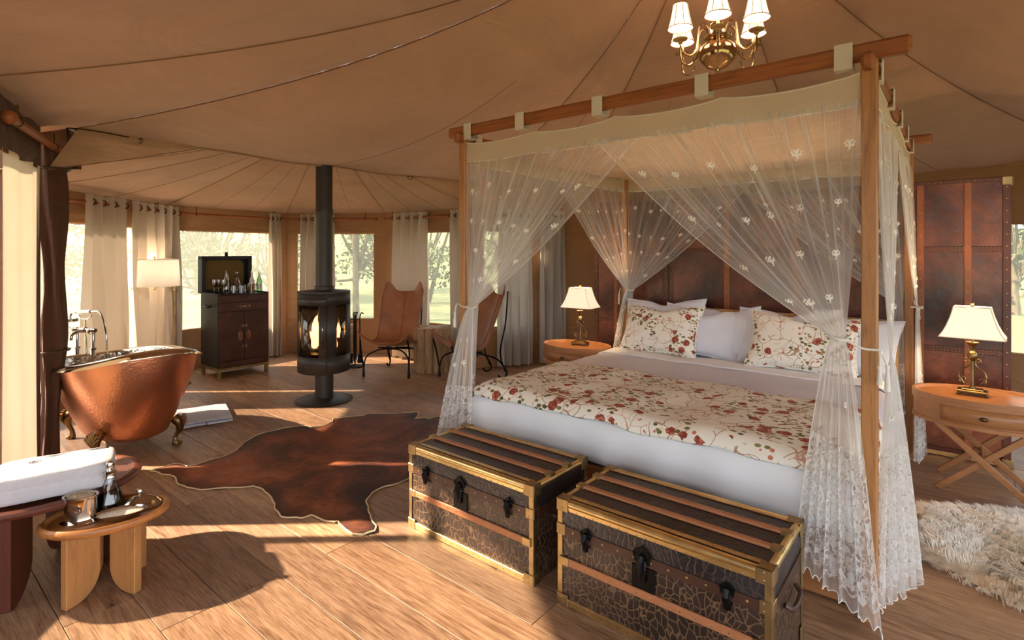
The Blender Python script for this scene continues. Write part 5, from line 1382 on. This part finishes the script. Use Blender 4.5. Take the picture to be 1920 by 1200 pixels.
SK = Vector((2.44, 2.42, 0))
t = thing('sheepskin_rug', 'fluffy cream sheepskin rug on the floor at the right', 'rug', SK)
def skr(th): return .545+.05*math.cos(2*th+.6)+.02*math.cos(3*th)+.015*math.sin(7*th)+.008*math.sin(17*th)
mb = MB(); mb.grid(lambda a, b: (skr(2*PI*a)*.95*b*math.cos(2*PI*a), skr(2*PI*a)*.95*b*math.sin(2*PI*a), .006+.030*(1-b**4)), 64, 10, closeu=True); make_obj('pelt', mb, M['fur'], t)
mb = MB(); rf = random.Random(11); vs = []; fs = []
for i in range(3400):
    th = rf.uniform(0, 2*PI); b = math.sqrt(rf.uniform(0, 1)); r_ = skr(th)*b; x, y = r_*math.cos(th), r_*math.sin(th)
    z0 = .006+.026*(1-b**4); q = Vector((x*3.0, y*3.0, 0))
    fl_ = mnoise.noise(q)*3.0+mnoise.noise(q*3)*1.4+rf.gauss(0, .35); dx, dy = math.cos(fl_), math.sin(fl_)
    o = .75 if b > .85 else .2; dx = dx*(1-o)+math.cos(th)*o; dy = dy*(1-o)+math.sin(th)*o
    L = rf.uniform(.045, .085); hz = rf.uniform(.022, .044)*(1 if b < .9 else .55); tip = Vector((x+dx*L, y+dy*L, max(.006, z0+hz)))
    for j in range(9):
        ox, oy = rf.gauss(0, .011), rf.gauss(0, .011); w_ = .0022; px, py = -dy*w_, dx*w_; k = len(vs); bx, by = x+ox, y+oy
        tp_ = tip+Vector((ox*.35, oy*.35, rf.uniform(-.010, .004)))
        mx, my, mz = bx+dx*L*.4, by+dy*L*.4, z0+hz*.85
        vs += [(bx-px, by-py, z0-.01), (bx+px, by+py, z0-.01), (mx-px, my-py, mz), (mx+px, my+py, mz), (tp_.x, tp_.y, max(.004, tp_.z))]
        fs += [(k, k+1, k+3, k+2), (k+2, k+3, k+4)]
mb.add(vs, fs); make_obj('wool', mb, M['fur'], t)['kind'] = 'stuff'

# ================================================================== STOOLS AND TOILETRIES
def stool(loc, rx, ry, H, rot, legang, lr0, lr1, label, topm, legm):
    t = thing('oval_stool', label, 'stool', loc, rot)
    mb = MB(); mb.lathe([(.001, -.014), (.86, -.014), (.90, -.002), (.94, .0), (.985, -.006), (1.0, -.016), (.985, -.028), (.93, -.036), (.001, -.036)], 56, (0, 0, H), rx, ry); make_obj('tray_top', mb, M[topm], t)
    for a in legang:
        mb = MB(); w_ = lr1-lr0; hh = H-.034; rad = w_*.78
        poly = [(0, hh), (w_, hh), (w_, 0), (rad, 0)]+[(rad-rad*math.sin(PI/2*k/8), rad-rad*math.cos(PI/2*k/8)) for k in range(1, 9)]
        mb.prism(poly, -.017, .017); ca, sa = math.cos(a-rot), math.sin(a-rot)
        mb.v = [((lr0+p[0])*ca-p[2]*sa, (lr0+p[0])*sa+p[2]*ca, p[1]) for p in mb.v]
        o = make_obj('slab_leg', mb, M[legm], t, smooth=False); md = o.modifiers.new('b', 'BEVEL'); md.width = .003; md.segments = 1; md.limit_method = 'ANGLE'
    return t
stool((-1.70, 2.27, 0), .225, .165, .315, R(28), [R(-108), R(-14), R(72), R(166)], .035, .165, 'small oval wooden stool holding the silver bath set', 'stooltop', 'stoolwood')
stool((-2.06, 2.36, 0), .37, .32, .40, R(40), [R(-70), R(35), R(110), R(-160)], .10, .28, 'larger dark red oval stool carrying the folded towel', 'stoolred', 'stoolredleg')
tw = thing('towel', 'thick folded white bath towel on the dark red stool', 'towel', (-1.95, 2.30, .395), R(36))
def sgp(v, e): return math.copysign(abs(v)**e, v)
def tw_body(z0, th, lx, ly, nm, e1, e2):
    mb = MB()
    def f(a, b):
        lat = PI*(b-.5); lon = 2*PI*a; cl_ = sgp(math.cos(lat), e1)
        x = cl_*sgp(math.cos(lon), e2)*lx/2; y = cl_*sgp(math.sin(lon), e2)*ly/2; z = sgp(math.sin(lat), e1)*th/2
        q = Vector((x*8, y*8, z*14+z0*9))
        return (x+.006*mnoise.noise(q), y+.006*mnoise.noise(q+Vector((5, 5, 5))), z0+th/2+z+.004*mnoise.noise(q*1.8)*(1 if z > -th*.3 else 0))
    mb.grid(f, 64, 28, closeu=True)
    return make_obj(nm, mb, M['terry'], tw, angle=80)
tw_body(0, .078, .43, .27, 'lower_fold', .38, .34); up_ = tw_body(.052, .066, .425, .265, 'upper_fold', .45, .34)
mb = MB()
for y in (.075, .09): mb.tube([(-.19+.38*k/12, y, .1165-.0005*abs(k-6)) for k in range(13)], .002, 5)
mb.tube([(-.06+.020*math.cos(2*PI*k/16), .035+.014*math.sin(2*PI*k/16), .116) for k in range(16)], .0016, 5, closed=True)
mb.tube(crv([(-.07, .03, .116), (-.063, .042, .1165), (-.058, .028, .1165), (-.05, .04, .116)], 4), .0014, 5); make_obj('embroidered_crest', mb, M['bandleather'], up_)
ZS_ = .302
def on_stool(px, py): return ground(px, py, ZS_)
cup = thing('silver_cup', 'oval silver cup with engraved crest on the small stool', 'cup', on_stool(151, 978), R(10))
mb = MB(); mb.lathe([(.001, .0), (1.25, .0), (1.28, .008), (1.05, .014), (1.0, .02), (.98, .045), (1.0, .098), (1.1, .103), (1.1, .108), (.95, .106), (.93, .03), (.001, .028)], 36, (0, 0, 0), .058, .040); make_obj('bowl', mb, M['silver'], cup)
mb = MB(); mb.tube([(.012*math.cos(2*PI*k/16)+.012, -.0405, .062+.014*math.sin(2*PI*k/16)) for k in range(16)], .0012, 5, closed=True); mb.tube(crv([(.004, -.0405, .056), (.012, -.041, .07), (.02, -.0405, .057), (.006, -.041, .066), (.02, -.0405, .066)], 3), .001, 4); make_obj('engraved_crest', mb, M['chrome'], cup)
br = thing('bath_brush', 'pale bristle brush lying in the silver cup', 'brush', Vector(cup.location)+Vector((0, 0, .085)), R(15))
mb = MB(); mb.lathe([(.001, 0), (1, 0), (1.02, .008), (.98, .014), (.001, .016)], 24, (0, 0, 0), .046, .028); make_obj('wooden_back', mb, M['stoolwood'], br)
mb = MB(); rf = random.Random(3)
for i in range(420):
    a = rf.uniform(0, 2*PI); b = math.sqrt(rf.random()); x, y = .044*b*math.cos(a), .026*b*math.sin(a); dx, dy = x*.3+rf.gauss(0, .004), y*.3+rf.gauss(0, .004)
    mb.add([(x-.0009, y, .014), (x+.0009, y, .014), (x+dx, y+dy, .014+rf.uniform(.014, .026))], [(0, 1, 2)])
make_obj('bristles', mb, M['bristle'], br)['kind'] = 'stuff'
dc = thing('oil_decanter', 'dark oil decanter with silver stopper on the small stool', 'decanter', on_stool(206, 955))
mb = MB(); mb.lathe([(.001, .0), (.046, .0), (.052, .012), (.050, .04), (.034, .085), (.020, .12), (.016, .14), (.019, .145)], 28); make_obj('glass_flask', mb, M['glass'], dc)
mb = MB(); mb.lathe([(.001, .003), (.044, .003), (.0495, .013), (.0475, .04), (.035, .075), (.001, .076)], 28); make_obj('dark_oil', mb, M['darkliquid'], dc)
mb = MB(); mb.lathe([(.018, .135), (.024, .140), (.021, .150), (.022, .158), (.026, .164), (.014, .170), (.012, .176), (.015, .18), (.017, .192), (.013, .203), (.001, .208)], 20); make_obj('stopper', mb, M['silver'], dc)
ds = thing('salt_dish', 'oval silver dish of bath salt at the front of the small stool', 'dish', on_stool(226, 972), R(24))
mb = MB(); mb.lathe([(.001, .002), (.55, .0), (.6, .004), (.85, .018), (1.0, .030), (.97, .031), (.8, .02), (.5, .008), (.001, .007)], 36, (0, 0, 0), .092, .052); make_obj('bowl', mb, M['silver'], ds)
mb = MB(); mb.lathe([(.001, .034), (.4, .0335), (.75, .030), (.9, .026), (.8, .02), (.001, .016)], 30, (0, 0, 0), .09, .050); make_obj('bath_salt', mb, M['salt'], ds)
cl = thing('dish_cover', 'domed silver dish cover with knob at the back of the small stool', 'cover', on_stool(262, 950), R(30))
mb = MB(); mb.lathe([(.95, .0), (1.0, .002), (1.0, .007), (.88, .012), (.8, .024), (.55, .040), (.25, .049), (.001, .051)], 36, (0, 0, 0), .088, .060); make_obj('dome', mb, M['chrome'], cl)
mb = MB(); mb.lathe([(.012, .049), (.005, .055), (.006, .063), (.013, .068), (.011, .076), (.001, .078)], 14); make_obj('knob', mb, M['silver'], cl)
